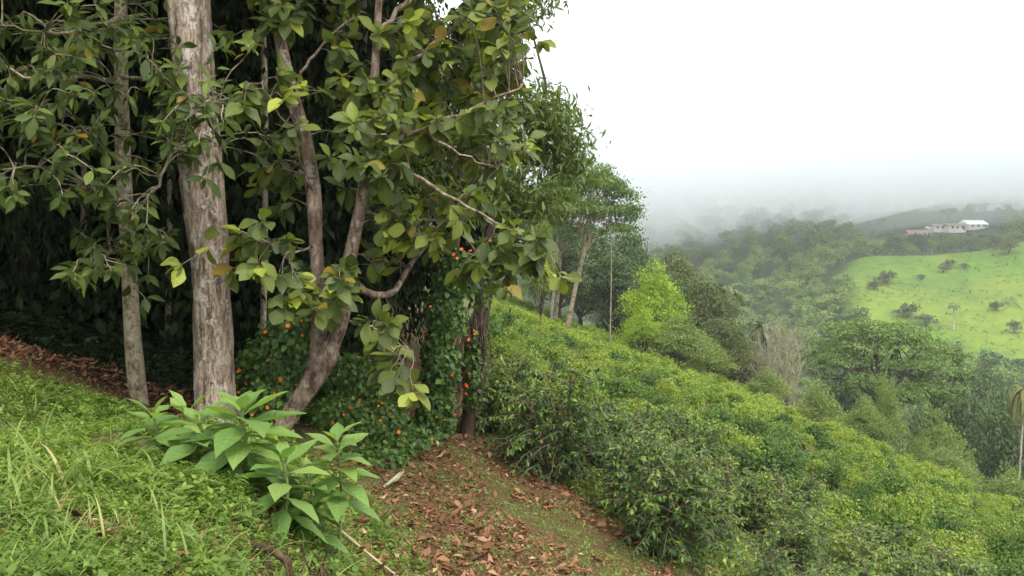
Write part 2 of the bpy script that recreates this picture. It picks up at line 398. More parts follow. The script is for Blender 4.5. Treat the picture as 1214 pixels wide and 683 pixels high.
# ------------------------------------------------------------------ ground sheet
def build_ground():
    nx, ny = 340, 420
    xs = 3 * np.sinh(np.linspace(-5.9, 6.3, nx)); ys = 3 * np.sinh(np.linspace(-3.0, 6.85, ny))
    X, Y = np.meshgrid(xs, ys)
    Z = height(X, Y)
    V = np.stack([X, Y, Z], -1).reshape(-1, 3)
    idx = np.arange(nx * ny).reshape(ny, nx)
    F = np.stack([idx[:-1, :-1], idx[:-1, 1:], idx[1:, 1:], idx[1:, :-1]], -1).reshape(-1, 4)
    # what the ground is made of: bare leaf mould, soil, turf, pasture, wood floor with forest gloom in its tone
    def C(*c): return np.array(c)
    x, y = V[:, 0], V[:, 1]
    u = x / np.maximum(y, 1.0)
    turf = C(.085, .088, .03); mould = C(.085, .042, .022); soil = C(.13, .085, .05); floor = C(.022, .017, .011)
    scrub = C(.075, .07, .03); wood = C(.035, .055, .018); past = C(.088, .165, .018); past2 = C(.14, .185, .024)
    col = np.tile(turf, (len(V), 1))
    def lay(c, w):
        nonlocal col
        col = col * (1 - w[:, None]) + c * w[:, None]
    n1 = vnoise(x, y, 1.3, 8) * .6 + vnoise(x, y, .5, 9) * .4
    bx = bank_x(y)
    onslope = sstep(bx - .3, bx + .4, x)
    lay(soil * .45 + turf * .55, onslope * sstep(-.3, .5, n1))
    lay(mould, onslope * sstep(-.2, .25, n1 + .3) * sstep(2.8, 1.2, x - (13 - y) * .2) * .55)
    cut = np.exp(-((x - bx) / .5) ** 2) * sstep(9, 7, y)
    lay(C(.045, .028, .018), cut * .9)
    lay(floor, sstep(8.2, 9.4, y + .35 * (x + 4) * 0 + n1 * .6) * sstep(-1.6, -2.6, x - np.minimum(0, (12 - y) * .15)) * sstep(70, 40, y))  # darkened forest floor: shade under the trees put into its colour
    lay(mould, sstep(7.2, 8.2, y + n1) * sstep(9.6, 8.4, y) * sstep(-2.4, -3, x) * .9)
    fld = sstep(-.2, .6, x - np.interp(y, [5, 7.8, 10, 13, 20, 90], [3, 2.2, .8, -.6, -1.2, -3]))
    lay(scrub, fld * sstep(90, 80, y - 40))
    lay(wood, sstep(0, 12, y - field_edge(u)))
    lay(past, PAST(x, y))
    lay(C(.06, .11, .022), PAST(x, y) * sstep(.1, .7, vnoise(x, y, 20, 15) + .5 * vnoise(x, y, 7, 16)) * .7)
    lay(past2, PAST(x, y) * sstep(.15, .6, vnoise(x, y, 14, 12) + .4 * vnoise(x, y, 4, 13)) * .7)
    me = bpy.data.meshes.new('ground')
    me.vertices.add(len(V)); me.vertices.foreach_set('co', V.astype(np.float32).ravel())
    me.loops.add(F.size); me.loops.foreach_set('vertex_index', F.astype(np.int32).ravel())
    me.polygons.add(len(F)); me.polygons.foreach_set('loop_start', np.arange(0, F.size, 4, dtype=np.int32))
    me.update(calc_edges=True); me.polygons.foreach_set('use_smooth', np.ones(len(F), bool))
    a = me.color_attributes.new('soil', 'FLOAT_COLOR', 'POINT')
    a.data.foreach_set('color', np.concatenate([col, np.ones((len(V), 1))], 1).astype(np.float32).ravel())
    m, nt, out = new_mat('ground_cover')
    at = N_(nt, 'ShaderNodeAttribute', attribute_name='soil'); tc = N_(nt, 'ShaderNodeTexCoord')
    fs = []
    for s in (38.0, 5.0, .35):
        n = N_(nt, 'ShaderNodeTexNoise'); n.inputs['Scale'].default_value = s; n.inputs['Detail'].default_value = 7; n.inputs['Roughness'].default_value = .7
        nt.links.new(tc.outputs['Object'], n.inputs['Vector']); fs.append(n.outputs['Fac'])
    s = math_(nt, 'ADD', math_(nt, 'ADD', math_(nt, 'MULTIPLY', fs[0], .4), math_(nt, 'MULTIPLY', fs[1], .35)), math_(nt, 'MULTIPLY', fs[2], .3))
    g = ramp(nt, s, [(.36, (.28, .26, .24)), (.5, (.85, .85, .85)), (.66, (1.3, 1.3, 1.25))]).outputs[0]
    c = mix_(nt, 1.0, at.outputs['Color'], g, 'MULTIPLY')
    p = N_(nt, 'ShaderNodeBsdfPrincipled'); p.inputs['Roughness'].default_value = .95; p.inputs['Specular IOR Level'].default_value = .1
    nt.links.new(c, p.inputs['Base Color'])
    b = N_(nt, 'ShaderNodeBump'); b.inputs['Strength'].default_value = .8; b.inputs['Distance'].default_value = .05
    nt.links.new(s, b.inputs['Height']); nt.links.new(b.outputs[0], p.inputs['Normal']); nt.links.new(p.outputs[0], out.inputs['Surface'])
    me.materials.append(m)
    tag(link('ground', me), kind='structure')

def PAST(x, y):
    """1 on the open pasture of the far hill"""
    u = x / np.maximum(y, 1.0)
    n = .02 * vnoise(x, y, 22, 21) + .01 * vnoise(x, y, 8, 22)
    left = np.interp(y, [150, 200, 225, 250, 280, 300, 330], [.56, .49, .445, .425, .418, .425, .43])
    a = sstep(left - .012, left + .012, u + n) * sstep(205, 222, y + 400 * n) * sstep(322, 308, y)
    patch = sstep(.428, .436, u + n * .4) * sstep(.475, .462, u + n * .4) * sstep(352, 362, y) * sstep(425, 405, y)
    return np.maximum(a, patch)

build_ground()
# ====================================================================== TREES OF THE MIDDLE DISTANCE
def tree_parts(name, trunk_mb, crown_mb, barkm, leafm, loc, label, cat='tree', group=None):
    t = thing(name, loc, label, cat, group)
    part('trunk', trunk_mb.mesh(name + '_trunk', barkm), t)
    part('crown', crown_mb.mesh(name + '_crown', leafm), t)
    return t

def limb_to(mb, a, b, r0, r1, sag=.15, ns=6, k=7, jit=.06):
    a = np.asarray(a, float); b = np.asarray(b, float); L = np.linalg.norm(b - a)
    m1 = a + (b - a) * .35 + np.array([0, 0, -sag * L]) + rng.normal(0, jit * L, 3)
    m2 = a + (b - a) * .7 + np.array([0, 0, -sag * .5 * L]) + rng.normal(0, jit * L, 3)
    p = smooth_path([a, m1, m2, b], k)
    tube(mb, p, [r0, r1], ns)
    return p

def proto_round(h, rad, base, clumps, per, clr, leaf, tpl, nl=7, fork=.5, trunk_r=.25, flat=.8, up=.7, droop=.2, zmin=-.5, lobe=.5, fill=.4):
    """tree of height h: crown from base*h to h made of nl lobes"""
    tm, cm = MB(), MB()
    lobes = []
    ch = h * (1 - base)
    for i in range(nl):
        a = i * 2.4 + rng.uniform(-.4, .4); f = math.sqrt((i + .3) / nl)
        z = h * base + ch * (.26 + .46 * (1 - f * f) + rng.uniform(-.12, .16))
        lr = rad * lobe * rng.uniform(.75, 1.2)
        lobes.append((math.cos(a) * rad * f * .68, math.sin(a) * rad * f * .68, z, lr, lr, lr * flat))
    lobes.append((0, 0, h * base + ch * .74, rad * lobe * .9, rad * lobe * .9, ch * .26))
    fk = np.array([rng.normal(0, .03 * h), rng.normal(0, .03 * h), h * (base + (1 - base) * .15) * fork * 1.5])
    p = smooth_path([(0, 0, -.6), (fk[0] * .3, fk[1] * .3, fk[2] * .5), fk], 10)
    tube(tm, p, [trunk_r * 1.25, trunk_r, trunk_r * .7], 9, .12)
    for l in lobes:
        q = limb_to(tm, fk, (l[0], l[1], l[2]), trunk_r * .5, trunk_r * .12, .04)
        for j in range(3):
            d = rand_dirs(1, -.1, 1)[0]
            limb_to(tm, q[rng.integers(3, 6)], np.array(l[:3]) + d * np.array(l[3:]) * .85, trunk_r * .2, trunk_r * .05, .0, 4, 5)
    crown(cm, lobes, clumps, per, clr, leaf, tpl, up=up, droop=droop, zmin=zmin, fill=fill)
    return tm, cm

def proto_umbrella(h, rad, depth, clumps, per, clr, leaf, trunk_r=.35, n=26, dome=1.0, lean=0.0, fork=1.35, vf=.40):
    """wide spreading crown of height DEPTH in layered plates, carried on visible forking limbs high on a bare trunk"""
    tm, cm = MB(), MB(); lobes = []
    for i in range(n):
        f = math.sqrt((i + .35) / n); a = i * 2.399 + rng.uniform(-.25, .25)
        r = rad * .25 * rng.uniform(.8, 1.25)
        x, y = math.cos(a) * rad * f * .86, math.sin(a) * rad * f * .86
        z = h - r * .4 - depth * (.62 * dome * f ** 2.4 + rng.uniform(0, .22))
        lobes.append((x, y, z, r, r, r * vf))
    for i in range(n // 3):
        a = i * 2.399 + 1; r = rad * .2 * rng.uniform(.8, 1.2); f = rng.uniform(.55, .9)
        lobes.append((math.cos(a) * rad * f, math.sin(a) * rad * f, h - depth * rng.uniform(.75, 1.0), r, r, r * .4))
    fk = np.array([lean * .3, 0, h - depth * fork])
    tube(tm, smooth_path([(lean, 0, -.6), (lean * .75 + .2, 0, fk[2] * .5), fk], 12), [trunk_r * 1.4, trunk_r, trunk_r * .85], 12, .12)
    mains = []
    for i in range(7):
        a = i * .9 + rng.uniform(-.2, .2); f = rng.uniform(.3, .6)
        e = np.array([math.cos(a) * rad * f, math.sin(a) * rad * f, h - depth * rng.uniform(.3, .5)])
        mains.append(limb_to(tm, fk - [0, 0, rng.uniform(0, .5)], e, trunk_r * .55, trunk_r * .26, .05, 7, 10, .05))
    ends = np.array([m[-1] for m in mains])
    for l in lobes:
        c = np.array(l[:3]); k = int(np.argmin(np.linalg.norm(ends - c, axis=1)))
        q = limb_to(tm, mains[k][rng.integers(5, 10)], c - np.array([0, 0, l[5] * .5]), trunk_r * .22, trunk_r * .07, .02, 5, 7)
        for j in range(3):
            d = rand_dirs(1, .0, .6)[0]
            limb_to(tm, q[4], c + d * np.array(l[3:]) * .8, trunk_r * .08, trunk_r * .03, .0, 4, 4)
    crown(cm, lobes, clumps, per, clr, leaf, L_SIMPLE, up=1.0, out=.45, droop=.15, zmin=-.15, fill=.3, flat=.4)
    return tm, cm

def proto_thicket(h, rad, clumps, per, leaf, tpl):
    """dense tree leafed from the ground up"""
    tm, cm = MB(), MB(); lobes = []
    for i in range(26):
        a = rng.uniform(0, 6.28); f = math.sqrt(rng.random()); z = h * (i + .5) / 26; k = 1 - .55 * (z / h) ** 2
        lobes.append((math.cos(a) * rad * f * .7 * k, math.sin(a) * rad * f * .7 * k, z, rad * .5, rad * .5, h * .08))
    tube(tm, smooth_path([(0, 0, -.6), (.2, .1, h * .4), (0, 0, h * .9)], 10), [.24, .18, .06], 8, .1)
    for l in lobes[6:]: limb_to(tm, (0, 0, max(.5, l[2] - 1.2)), l[:3], .05, .015, .0)
    crown(cm, lobes, clumps, per, .42, leaf, tpl, up=.3, out=.6, droop=.9, zmin=-.9, fill=.8)
    return tm, cm

def proto_palm(h, fl, nf=16, r=.16, droop=1.6, up0=1.0):
    tm, cm = MB(), MB()
    tube(tm, smooth_path([(0, 0, -.5), (.02 * h, 0, h * .5), (0, 0, h)], 10), [r * 1.2, r, r * .8], 8, .04)
    for i in range(nf):
        a = i * 2.399; e = up0 * (1 - 1.25 * i / nf)
        pts = []; p = np.array([0, 0, h]); ang = e
        for k in range(9):
            pts.append(p.copy()); p = p + fl / 8 * np.array([math.cos(a) * math.cos(ang), math.sin(a) * math.cos(ang), math.sin(ang)]); ang -= droop / 8
        pts = np.array(pts)
        tube(cm, pts, [.035, .01], 4, tint=.5)
        T = np.linspace(.12, 1, 22)
        pos = np.stack([np.interp(T, np.linspace(0, 1, 9), pts[:, c]) for c in range(3)], 1)
        tan = unit(np.gradient(pos, axis=0)); side = unit(np.cross(tan, [0, 0, 1]))
        for sg in (-1, 1):
            yd = side * sg + tan * .7 - np.array([0, 0, .55])
            place(cm, L_NARROW, pos, yd, np.cross(tan, side) * 1.0, fl * .26 * (1.1 - .7 * np.abs(T - .4)), np.full(len(T), rng.random()))
    return tm, cm

def put(proto_mb, name, barkm, leafm, specs, cat='tree', group=None, h0=10.0, r0=4.0):
    """specs: (px, py_top, depth, half width px, label); the first is the source, the rest copies"""
    src = None
    for (px, pyt, d, hw, label) in specs:
        top = P(px, pyt, d); base = np.array([top[0], d, H(top[0], d)])
        sz = (top[2] - base[2]) / h0; sx = px_size(hw, d) / r0
        if cat == 'shrub': sz = max(sz, sx * .75)
        if cat == 'tree' and d > 50: sx = max(sx, sz * .55)
        rz = rng.uniform(0, 6.28)
        if src is None:
            src = tree_parts(name, proto_mb[0], proto_mb[1], barkm, leafm, base, label, cat, group)
            src.scale = (sx, sx, sz); src.rotation_euler = (0, 0, rz)
        else:
            copy_tree(src, base, rz, (sx, sx, sz), label, group)
    return src

def mid_trees():
    def umb(name, px, pyt, d, hw, dep, clumps, leaf, tr, label, barkm='bark_dark', n=26, lean=0.0, fork=1.35, vf=.4):
        top = P(px, pyt, d); b = np.array([top[0], d, H(top[0], d)])
        tm, cm = proto_umbrella(top[2] - b[2], px_size(hw, d), px_size(dep, d), clumps, 15, .36, leaf, tr, n, 1.0, lean, fork, vf)
        tree_parts(name, tm, cm, M[barkm], M['umb'], b, label)
    umb('spreading_tree', 1040, 372, 78, 90, 88, 1350, .30, .42, 'broad umbrella crowned tree with forking dark limbs below the coffee slope', n=46, fork=1.12)
    umb('spreading_tree', 1112, 404, 82, 46, 78, 560, .33, .3, 'smaller flat crowned tree touching the side of the big umbrella tree', n=18, fork=1.05)
    umb('spreading_tree', 668, 208, 66, 40, 74, 420, .27, .16, 'slender tree with loose layered crown just behind the tallest umbrella tree', 'bark_slim', n=16, lean=-.8, fork=1.2, vf=.8)
    umb('spreading_tree', 706, 194, 62, 56, 88, 900, .25, .17, 'tall slender tree with airy umbrella crown rising above the forest corner', 'bark_slim', n=24, lean=-2.4, fork=1.1, vf=.75)
    # dense dark trees closing the far end of the field
    dark = proto_round(12, 4.5, .08, 700, 18, .42, .32, L_SIMPLE, 14, .5, .22, lobe=.4, fill=.3)
    put(dark, 'dense_tree', M['bark_dark'], M['mid'],
        [(690, 262, 82, 62, 'dense dark green tree behind the pale palm trunk'),
         (745, 268, 88, 46, 'dark rounded tree between the umbrella tree and the lime green tree'),
         (640, 225, 74, 58, 'dark tree behind the two bare poles at the far end of the field'),
         (1275, 448, 88, 50, 'dark valley tree beyond the fading palm'),
         (1345, 475, 80, 50, 'outermost dark valley tree past the fading palm'),
         (728, 300, 78, 46, 'dark tree filling the space between the pale palm trunk and the lime tree'),
         (664, 282, 72, 44, 'dark low tree behind the thin grey trunk at the far end of the field'),
         (785, 322, 70, 40, 'dark tree just behind the lime green tree, lower than the olive one'),
         (585, 210, 70, 62, 'dark tree standing at the back behind the fine leaved tree'),
         (1168, 428, 112, 50, 'dusky green tree in the valley beside the leaning palm'),
         (1108, 470, 100, 40, 'dark tree in the hollow under the umbrella tree crown'),
         (1150, 462, 72, 34, 'dense dark tree standing just beyond the field under the smaller flat crown'),
         (1190, 478, 66, 34, 'dense dark tree next to the fading palm, nearest of the valley trees'),
         (1205, 455, 100, 48, 'dark tree directly behind the leaning palm trunk'),
         (1000, 440, 90, 45, 'dark tree showing under the big umbrella crown')], h0=12.3, r0=4.5)
    oli = proto_round(12, 4.5, .06, 720, 18, .42, .30, L_SIMPLE, 14, .5, .22, lobe=.4, fill=.3)
    put(oli, 'olive_tree_crown', M['bark_dark'], M['olive'],
        [(800, 290, 78, 45, 'olive brown tree rising just behind the lime green tree'),
         (838, 322, 74, 48, 'olive tree in front of the misty wood with a palm at its side'),
         (830, 330, 80, 52, 'olive tree rising behind its lower olive neighbours at the mist edge'),
         (884, 398, 72, 38, 'low olive tree between the small dark palm and the taller olive trees'),
         (850, 372, 62, 40, 'olive tree standing behind the yellow green bushes at the field edge'),
         (868, 375, 70, 40, 'olive tree at the lower end of the tall hedge of trees'),
         (1185, 488, 92, 40, 'brownish olive tree low in the valley near the leaning palm')], h0=12.3, r0=4.5)
    bpy.data.objects['olive_tree_crown'].name = 'broadleaf_tree'
    lime = proto_round(9, 4.2, .05, 430, 20, .34, .27, L_SIMPLE, 14, .5, .2, lobe=.36, fill=.25)
    put(lime, 'lime_tree', M['bark_dark'], M['lime'],
        [(774, 300, 58, 46, 'bright lime green tree glowing in front of the dark forest corner'),
         (762, 358, 54, 30, 'low lime green tree at the foot of the tallest lime one')], h0=9.2, r0=4.2)
    pale = proto_round(7, 3.6, .04, 480, 18, .32, .23, L_SIMPLE, 13, .5, .13, lobe=.38, fill=.3)
    put(pale, 'bushy_tree', M['bark_dark'], M['pale'],
        [(806, 370, 54, 44, 'yellow green bushy tree in front of the olive trees'),
         (842, 402, 56, 34, 'small yellow green bush at the field edge below the lime tree'),
         (912, 432, 58, 30, 'yellowish bush in front of the bare tan shrub'),
         (972, 446, 56, 36, 'pale bush left of the feathery tree under the umbrella crown'),
         (1050, 440, 47, 27, 'light green feathery tree standing before the umbrella tree'),
         (1026, 470, 46, 30, 'loose pale green tree with visible stem at the field edge'),
         (1108, 478, 52, 34, 'pale bush hiding the foot of the smaller flat crowned tree'),
         (1122, 528, 44, 38, 'yellow green bush near the lower edge of the field'),
         (1198, 552, 40, 40, 'round olive bush at the foot of the leaning palm'),
         (1128, 500, 52, 26, 'bright green small tree below the side of the umbrella crown'),
         (1095, 515, 50, 26, 'pale thin bush amid dry stalks at the edge of the field'),
         (640, 236, 44, 24, 'light green drooping tree in the gap behind the fine leaved tree')], h0=7.3, r0=3.6)
    for o, n in ((bpy.data.objects['bushy_tree'], 0),): pass
    # palms
    pm = proto_palm(14, 2.6, 15, .15)
    put(pm, 'palm_tree', M['bark_pale'], M['palm'],
        [(724, 240, 63, 12, 'very tall thin palm with pale bare trunk at the forest corner'),
         (856, 340, 84, 34, 'palm with drooping fronds beside the olive tree before the mist'),
         (904, 384, 80, 22, 'small dark palm behind the bare tan shrub')], cat='palm', h0=14.4, r0=2.6)
    dm = proto_palm(14, 3.0, 18, .17, 1.9, .7)
    put(dm, 'palm_tree', M['bark_pale'], M['drypalm'],
        [(1204, 456, 56, 22, 'leaning palm with yellowing fronds and pale trunk at the picture edge')], cat='palm', h0=14.4, r0=3.0)
    o = [x for x in COL.objects if x.get('label', '').startswith('leaning palm')][0]
    o.rotation_euler = (0, R(2.4), 0); o['label'] = 'palm with yellowing fronds and pale trunk at the valley side'
    # bare tan shrub
    tm = MB()
    for i in range(46):
        a = rng.uniform(0, 6.28); f = rng.uniform(.1, 1.0)
        e = np.array([math.cos(a) * 2.2 * f, math.sin(a) * 2.2 * f, 6.2 - 2.2 * f ** 2 + rng.normal(0, .5)])
        q = limb_to(tm, (rng.normal(0, .25), rng.normal(0, .25), -.3), e, .045, .014, -.08, 5, 9)
        for j in range(9):
            b = q[rng.integers(2, 9)]; tt = unit(e - q[0]) * .8 + rand_dirs(1, -.1, .8)[0]
            q2 = limb_to(tm, b, b + unit(tt) * rng.uniform(.5, 1.3), .016, .006, .0, 4, 4)
            for s in range(2):
                limb_to(tm, q2[2], q2[2] + unit(tt + rand_dirs(1)[0]) * rng.uniform(.3, .6), .008, .004, .0, 3, 3)
    top = P(930, 398, 62); base = np.array([top[0], 62, H(top[0], 62)])
    M['bare'] = flat_mat('bare_twig', (.25, .23, .15), .9, .1, .3, 4)
    t = thing('bare_shrub', base, 'bare shrub of tan leafless branches at the field edge', 'shrub')
    part('branches', tm.mesh('bare_shrub_branches', M['bare']), t)
    s = (top[2] - base[2]) / 6.4; t.scale = (s, s, s)
    t2 = copy_tree(t, (lambda q: (q[0], q[1], H(q[0], q[1])))(P(1112, 520, 49)), 2.0, (s * .45,) * 3, 'small dry twiggy shrub among the pale bushes low at the field edge')
    # slender bare poles at the far end of the field
    for i, (px, d, w, y0, y1, lab) in enumerate([(653, 66, 5, 352, 250, 'thin grey trunk rising at the far end of the coffee field')]):
        a = P(px, y0, d); a[2] = H(a[0], d) - .3; b = P(px + 8, y1, d)
        mb = MB(); tube(mb, smooth_path([a, (a + b) / 2 + [.15, 0, 0], b], 9), [px_size(w, d) * .45, px_size(w, d) * .3], 8, .1)
        m2 = MB(); crown(m2, [(b[0], b[1], b[2] + .6, 1.6, 1.6, 1.0)], 60, 10, .3, .3, L_SIMPLE)
        t = thing('slender_tree', a, lab, 'tree')
        part('trunk', mb.mesh('slender_trunk', M['bark_pale'], a), t); part('crown', m2.mesh('slender_crown', M['umb'], a), t)
mid_trees()

# ====================================================================== FAR HILL
def far_hill():
    protos = []
    for k in range(5):
        tm, cm = MB(), MB()
        tube(tm, [(0, 0, -1), (0.2, 0, 3), (0, 0, 6.0)], [.3, .25, .15], 6)
        lobes = []
        for i in range(7):
            a = i * 2.4 + rng.uniform(-.5, .5); f = math.sqrt((i + .2) / 7)
            r = rng.uniform(1.6, 2.6)
            lobes.append((math.cos(a) * 3.0 * f, math.sin(a) * 3.0 * f, 6.4 + 2.4 * (1 - f) + rng.uniform(-1.2, 1.4) - (1.6 if k in (1, 3) else 0) * f, r, r, r * (.6 if k != 2 else .95)))
        lobes.append((0, 0, 4.6, 2.6, 2.6, 2.2))
        crown(cm, lobes, 170, 6, .5, .85, L_SIMPLE, fill=.2, zmin=-.5, up=.35, out=1.3, tintw=.2)
        protos.append((tm, cm))
    # spots on the wooded slopes, jittered grid
    pts = []
    yy = 150.0
    while yy < 640:
        sp = 6.4 + (yy - 150) * .016
        for xx in np.arange(yy * .10, yy * .84, sp):
            x = xx + rng.uniform(-.45, .45) * sp; y = yy + rng.uniform(-.45, .45) * sp
            if float(PAST(np.array([x]), np.array([y]))[0]) > .45: continue
            if 425 < y < 468 and .485 < x / y < .60: continue
            if y < 200 and H(x, y) > -30: continue
            pts.append((x, y))
        yy += sp
    pts = np.array(pts)
    # which of them the ground itself hides
    keep = []
    for (x, y) in pts:
        zt = H(x, y) + 8
        s = np.linspace(.25, .97, 30)
        if np.all(height(x * s, y * s) < zt * s + .5): keep.append((x, y))
    pts = np.array(keep); pts = pts[np.argsort(pts[:, 1])]
    wood_lab = 'leafy green tree among many in the misty wood on the far hillside'
    belt_lab = 'hazy tree in the belt behind the open pasture below the farmhouses'
    belt = [p for p in pts if p[1] > 318 and p[0] / p[1] > .44 and p[1] < 455]
    belt_i = {(p[0], p[1]) for p in belt[:90]}
    idx = [i for i in range(len(pts)) if tuple(pts[i]) not in belt_i and pts[i][1] > 190]
    single = set(idx[::max(1, len(idx) // 190)][:190])
    src = {}
    stuff = MB()
    for i, (x, y) in enumerate(pts):
        k = rng.integers(0, 5); z = H(x, y); s = rng.uniform(.5, 1.0) * (1.0 if y > 230 else .95); sz = s * rng.uniform(.75, 1.2)
        if .47 < x / y < .605 and 300 < y < 468: sz = min(sz, max(.14, (.0165 * y - z) / 12.5)); s = min(s, sz * 1.6)
        b = tuple(pts[i]) in belt_i
        if b or i in single:
            lab, grp = (belt_lab, 'trees in the belt behind the pasture') if b else (wood_lab, 'trees on the wooded far hillside')
            if b: s *= .8; sz *= .72 if x / y < .47 or x / y > .605 else 1
            if k not in src:
                src[k] = tree_parts('hillside_tree', protos[k][0], protos[k][1], M['bark_slim'], M['hill'], (x, y, z), lab, 'tree', grp)
                src[k].scale = (s, s, sz)
            else: copy_tree(src[k], (x, y, z), rng.uniform(0, 6.28), (s, s, sz), lab, grp)
        else:
            a = rng.uniform(0, 6.28); ca, sa = math.cos(a), math.sin(a); t0 = rng.uniform(-.3, .3)
            cm = protos[k][1]
            for V, F, U, T in zip(cm.v, cm.f, cm.uv, cm.t):
                W = np.stack([(V[:, 0] * ca - V[:, 1] * sa) * s + x, (V[:, 0] * sa + V[:, 1] * ca) * s + y, V[:, 2] * sz + z], 1)
                stuff.add(W, F - F.min(), U, np.clip(T + t0, 0, 1))
    o = link('forest', stuff.mesh('forest', M['hill'])); tag(o, 'misty green wood covering the far hillside', 'forest', kind='stuff')
    print('far trees', len(pts), 'single', len(single), 'belt', len(belt_i))
    # lone palms and shrubs on the pasture
    pm = proto_palm(12, 2.4, 14, .24)
    put(pm, 'palm_tree', M['bark_pale'], M['palm'],
        [(1131, 362, 232, 9, 'lone palm with a small tufted head standing low on the open pasture'),
         (1198, 352, 246, 7, 'thin bare palm pole higher on the pasture than the tufted palm')], cat='palm', h0=12.4, r0=2.4)
    sh = proto_round(4, 2.4, .02, 80, 8, .3, .5, L_SIMPLE, 6, .4, .12)
    sp = [(1126, 318, 283, 9, 'dark round shrub in the middle of the bright pasture'), (1118, 326, 279, 8, 'low dark shrub just below the round shrub on the pasture'),
          (1196, 316, 288, 14, 'broad brownish shrub clump at the top of the pasture'), (1143, 322, 281, 6, 'thin pale shrub beside the dark round pasture shrub'),
          (1036, 342, 262, 9, 'dark shrub on the wooded side of the pasture'), (1052, 332, 267, 14, 'grey green thicket on the lower pasture near the wood'),
          (1078, 362, 240, 16, 'grey thicket of young trees low on the pasture'), (1180, 356, 243, 8, 'small grey bush near the thin bare palm pole'),
          (1098, 372, 235, 13, 'grey green thicket straight above the umbrella tree'), (1180, 296, 296, 8, 'faint bare tree on the top rim of the pasture'),
          (1093, 327, 272, 6, 'small green tuft between thicket and dark shrubs on the pasture'), (1203, 378, 228, 8, 'low tuft on the pasture under the thin palm pole')]
    put(sh, 'pasture_shrub', M['bark_dark'], M['olive'], sp, cat='shrub', h0=4.1, r0=2.4)
    n = 16000; y = rng.uniform(205, 325, n); x = y * rng.uniform(.36, .74, n)
    k = (PAST(x, y) > .5) & (vnoise(x, y, 9, 81) * .6 + vnoise(x, y, 3, 82) * .5 > -.1); x, y = x[k], y[k]; n = len(x); mb = MB()
    a = rng.uniform(0, 6.28, n)
    place(mb, L_SIMPLE, np.stack([x, y, height(x, y) - .05], 1), np.stack([np.cos(a), np.sin(a), rng.uniform(.0, .3, n)], 1), np.stack([-.2 * np.cos(a), -.2 * np.sin(a) - .4, 0 * a + 1], 1), rng.uniform(.4, 1.3, n), np.clip(.5 + .45 * vnoise(x, y, 14, 83) + .35 * vnoise(x, y, 5, 84) + rng.normal(0, .2, n), 0, 1))
    tag(link('pasture_grass', mb.mesh('pasture_grass', M['pasture'])), 'tussocky bright green grass of the far pasture', 'grass', kind='stuff')
    # farmhouses
    def house(px, py, d, w, dep, hgt, roofm, label, nwin, rot=.12, barn=False):
        b = P(px, py, d); g = H(b[0], d); z0 = b[2]
        t = thing('farmhouse' if not barn else 'farm_shed', (b[0], d, z0), label, 'house' if not barn else 'shed'); t.rotation_euler = (0, 0, rot)
        def box(x0, x1, y0, y1, za, zb):
            mb = MB(); V = [(x, y, z) for z in (za, zb) for (x, y) in ((x0, y0), (x1, y0), (x1, y1), (x0, y1))]
            mb.add(V, [(0, 1, 5, 4), (1, 2, 6, 5), (2, 3, 7, 6), (3, 0, 4, 7), (4, 5, 6, 7), (3, 2, 1, 0)]); return mb
        part('wall', box(-w / 2, w / 2, -dep / 2, dep / 2, min(-1, g - z0 - .5), hgt).mesh('house_wall', M['white'], smooth=False), t)
        rb = MB(); o = .5; rh = dep * .28
        V = [(-w / 2 - o, -dep / 2 - o, hgt + .02), (w / 2 + o, -dep / 2 - o, hgt + .02), (w / 2 + o, dep / 2 + o, hgt + .02), (-w / 2 - o, dep / 2 + o, hgt + .02), (-w / 2 - o, 0, hgt + rh), (w / 2 + o, 0, hgt + rh), (-w / 2 - o, 0, hgt + .02), (w / 2 + o, 0, hgt + .02)]
        rb.add(V, [(0, 1, 5, 4), (2, 3, 4, 5), (0, 4, 3, 6), (1, 7, 2, 5)])
        part('roof', rb.mesh('house_roof', roofm, smooth=False), t)
        for i in range(nwin):
            xx = -w / 2 + w * (i + .7) / (nwin + .4)
            part('window', box(xx - .55, xx + .55, -dep / 2 - .05, -dep / 2 + .03, .9, 2.1).mesh('house_window', M['glass'], smooth=False), t)
        xx = w / 2 - 1.1
        part('door', box(xx - .5, xx + .5, -dep / 2 - .06, -dep / 2 + .03, -.1, 2.0).mesh('house_door', M['wood'], smooth=False), t)
    house(1153, 271, 455, 12, 9, 2.2, M['tin'], 'white roofed farm shed, the largest building on the far hill', 3, .15, True)
    house(1131, 273, 446, 10, 6, 2.2, M['tile'], 'white farmhouse with brown tiled roof beside the white roofed shed', 3, .1)
    house(1114, 273, 450, 10, 6, 2.0, M['tile'], 'long low white farmhouse with tiled roof at the end of the row', 3, .05)
    house(1102, 274, 452, 4, 3.5, 1.5, M['tin'], 'tiny white outbuilding at the very end of the farm row', 1, .1, True)
    house(1088, 281, 415, 11, 6, 2.0, M['tile'], 'red roofed house half hidden among trees below the farm row', 2, -.1)
    house(1004, 298, 372, 6, 5, 2.2, M['tin'], 'small pale roofed hut alone in the misty wood', 1, .2)
far_hill()

# ====================================================================== DARK FOREST AND THE TREES AT ITS EDGE
def on_ground(px, d, sink=0.0):
    x = (px - CX) / FPX * d
    return np.array([x, d, H(x, d) - sink])

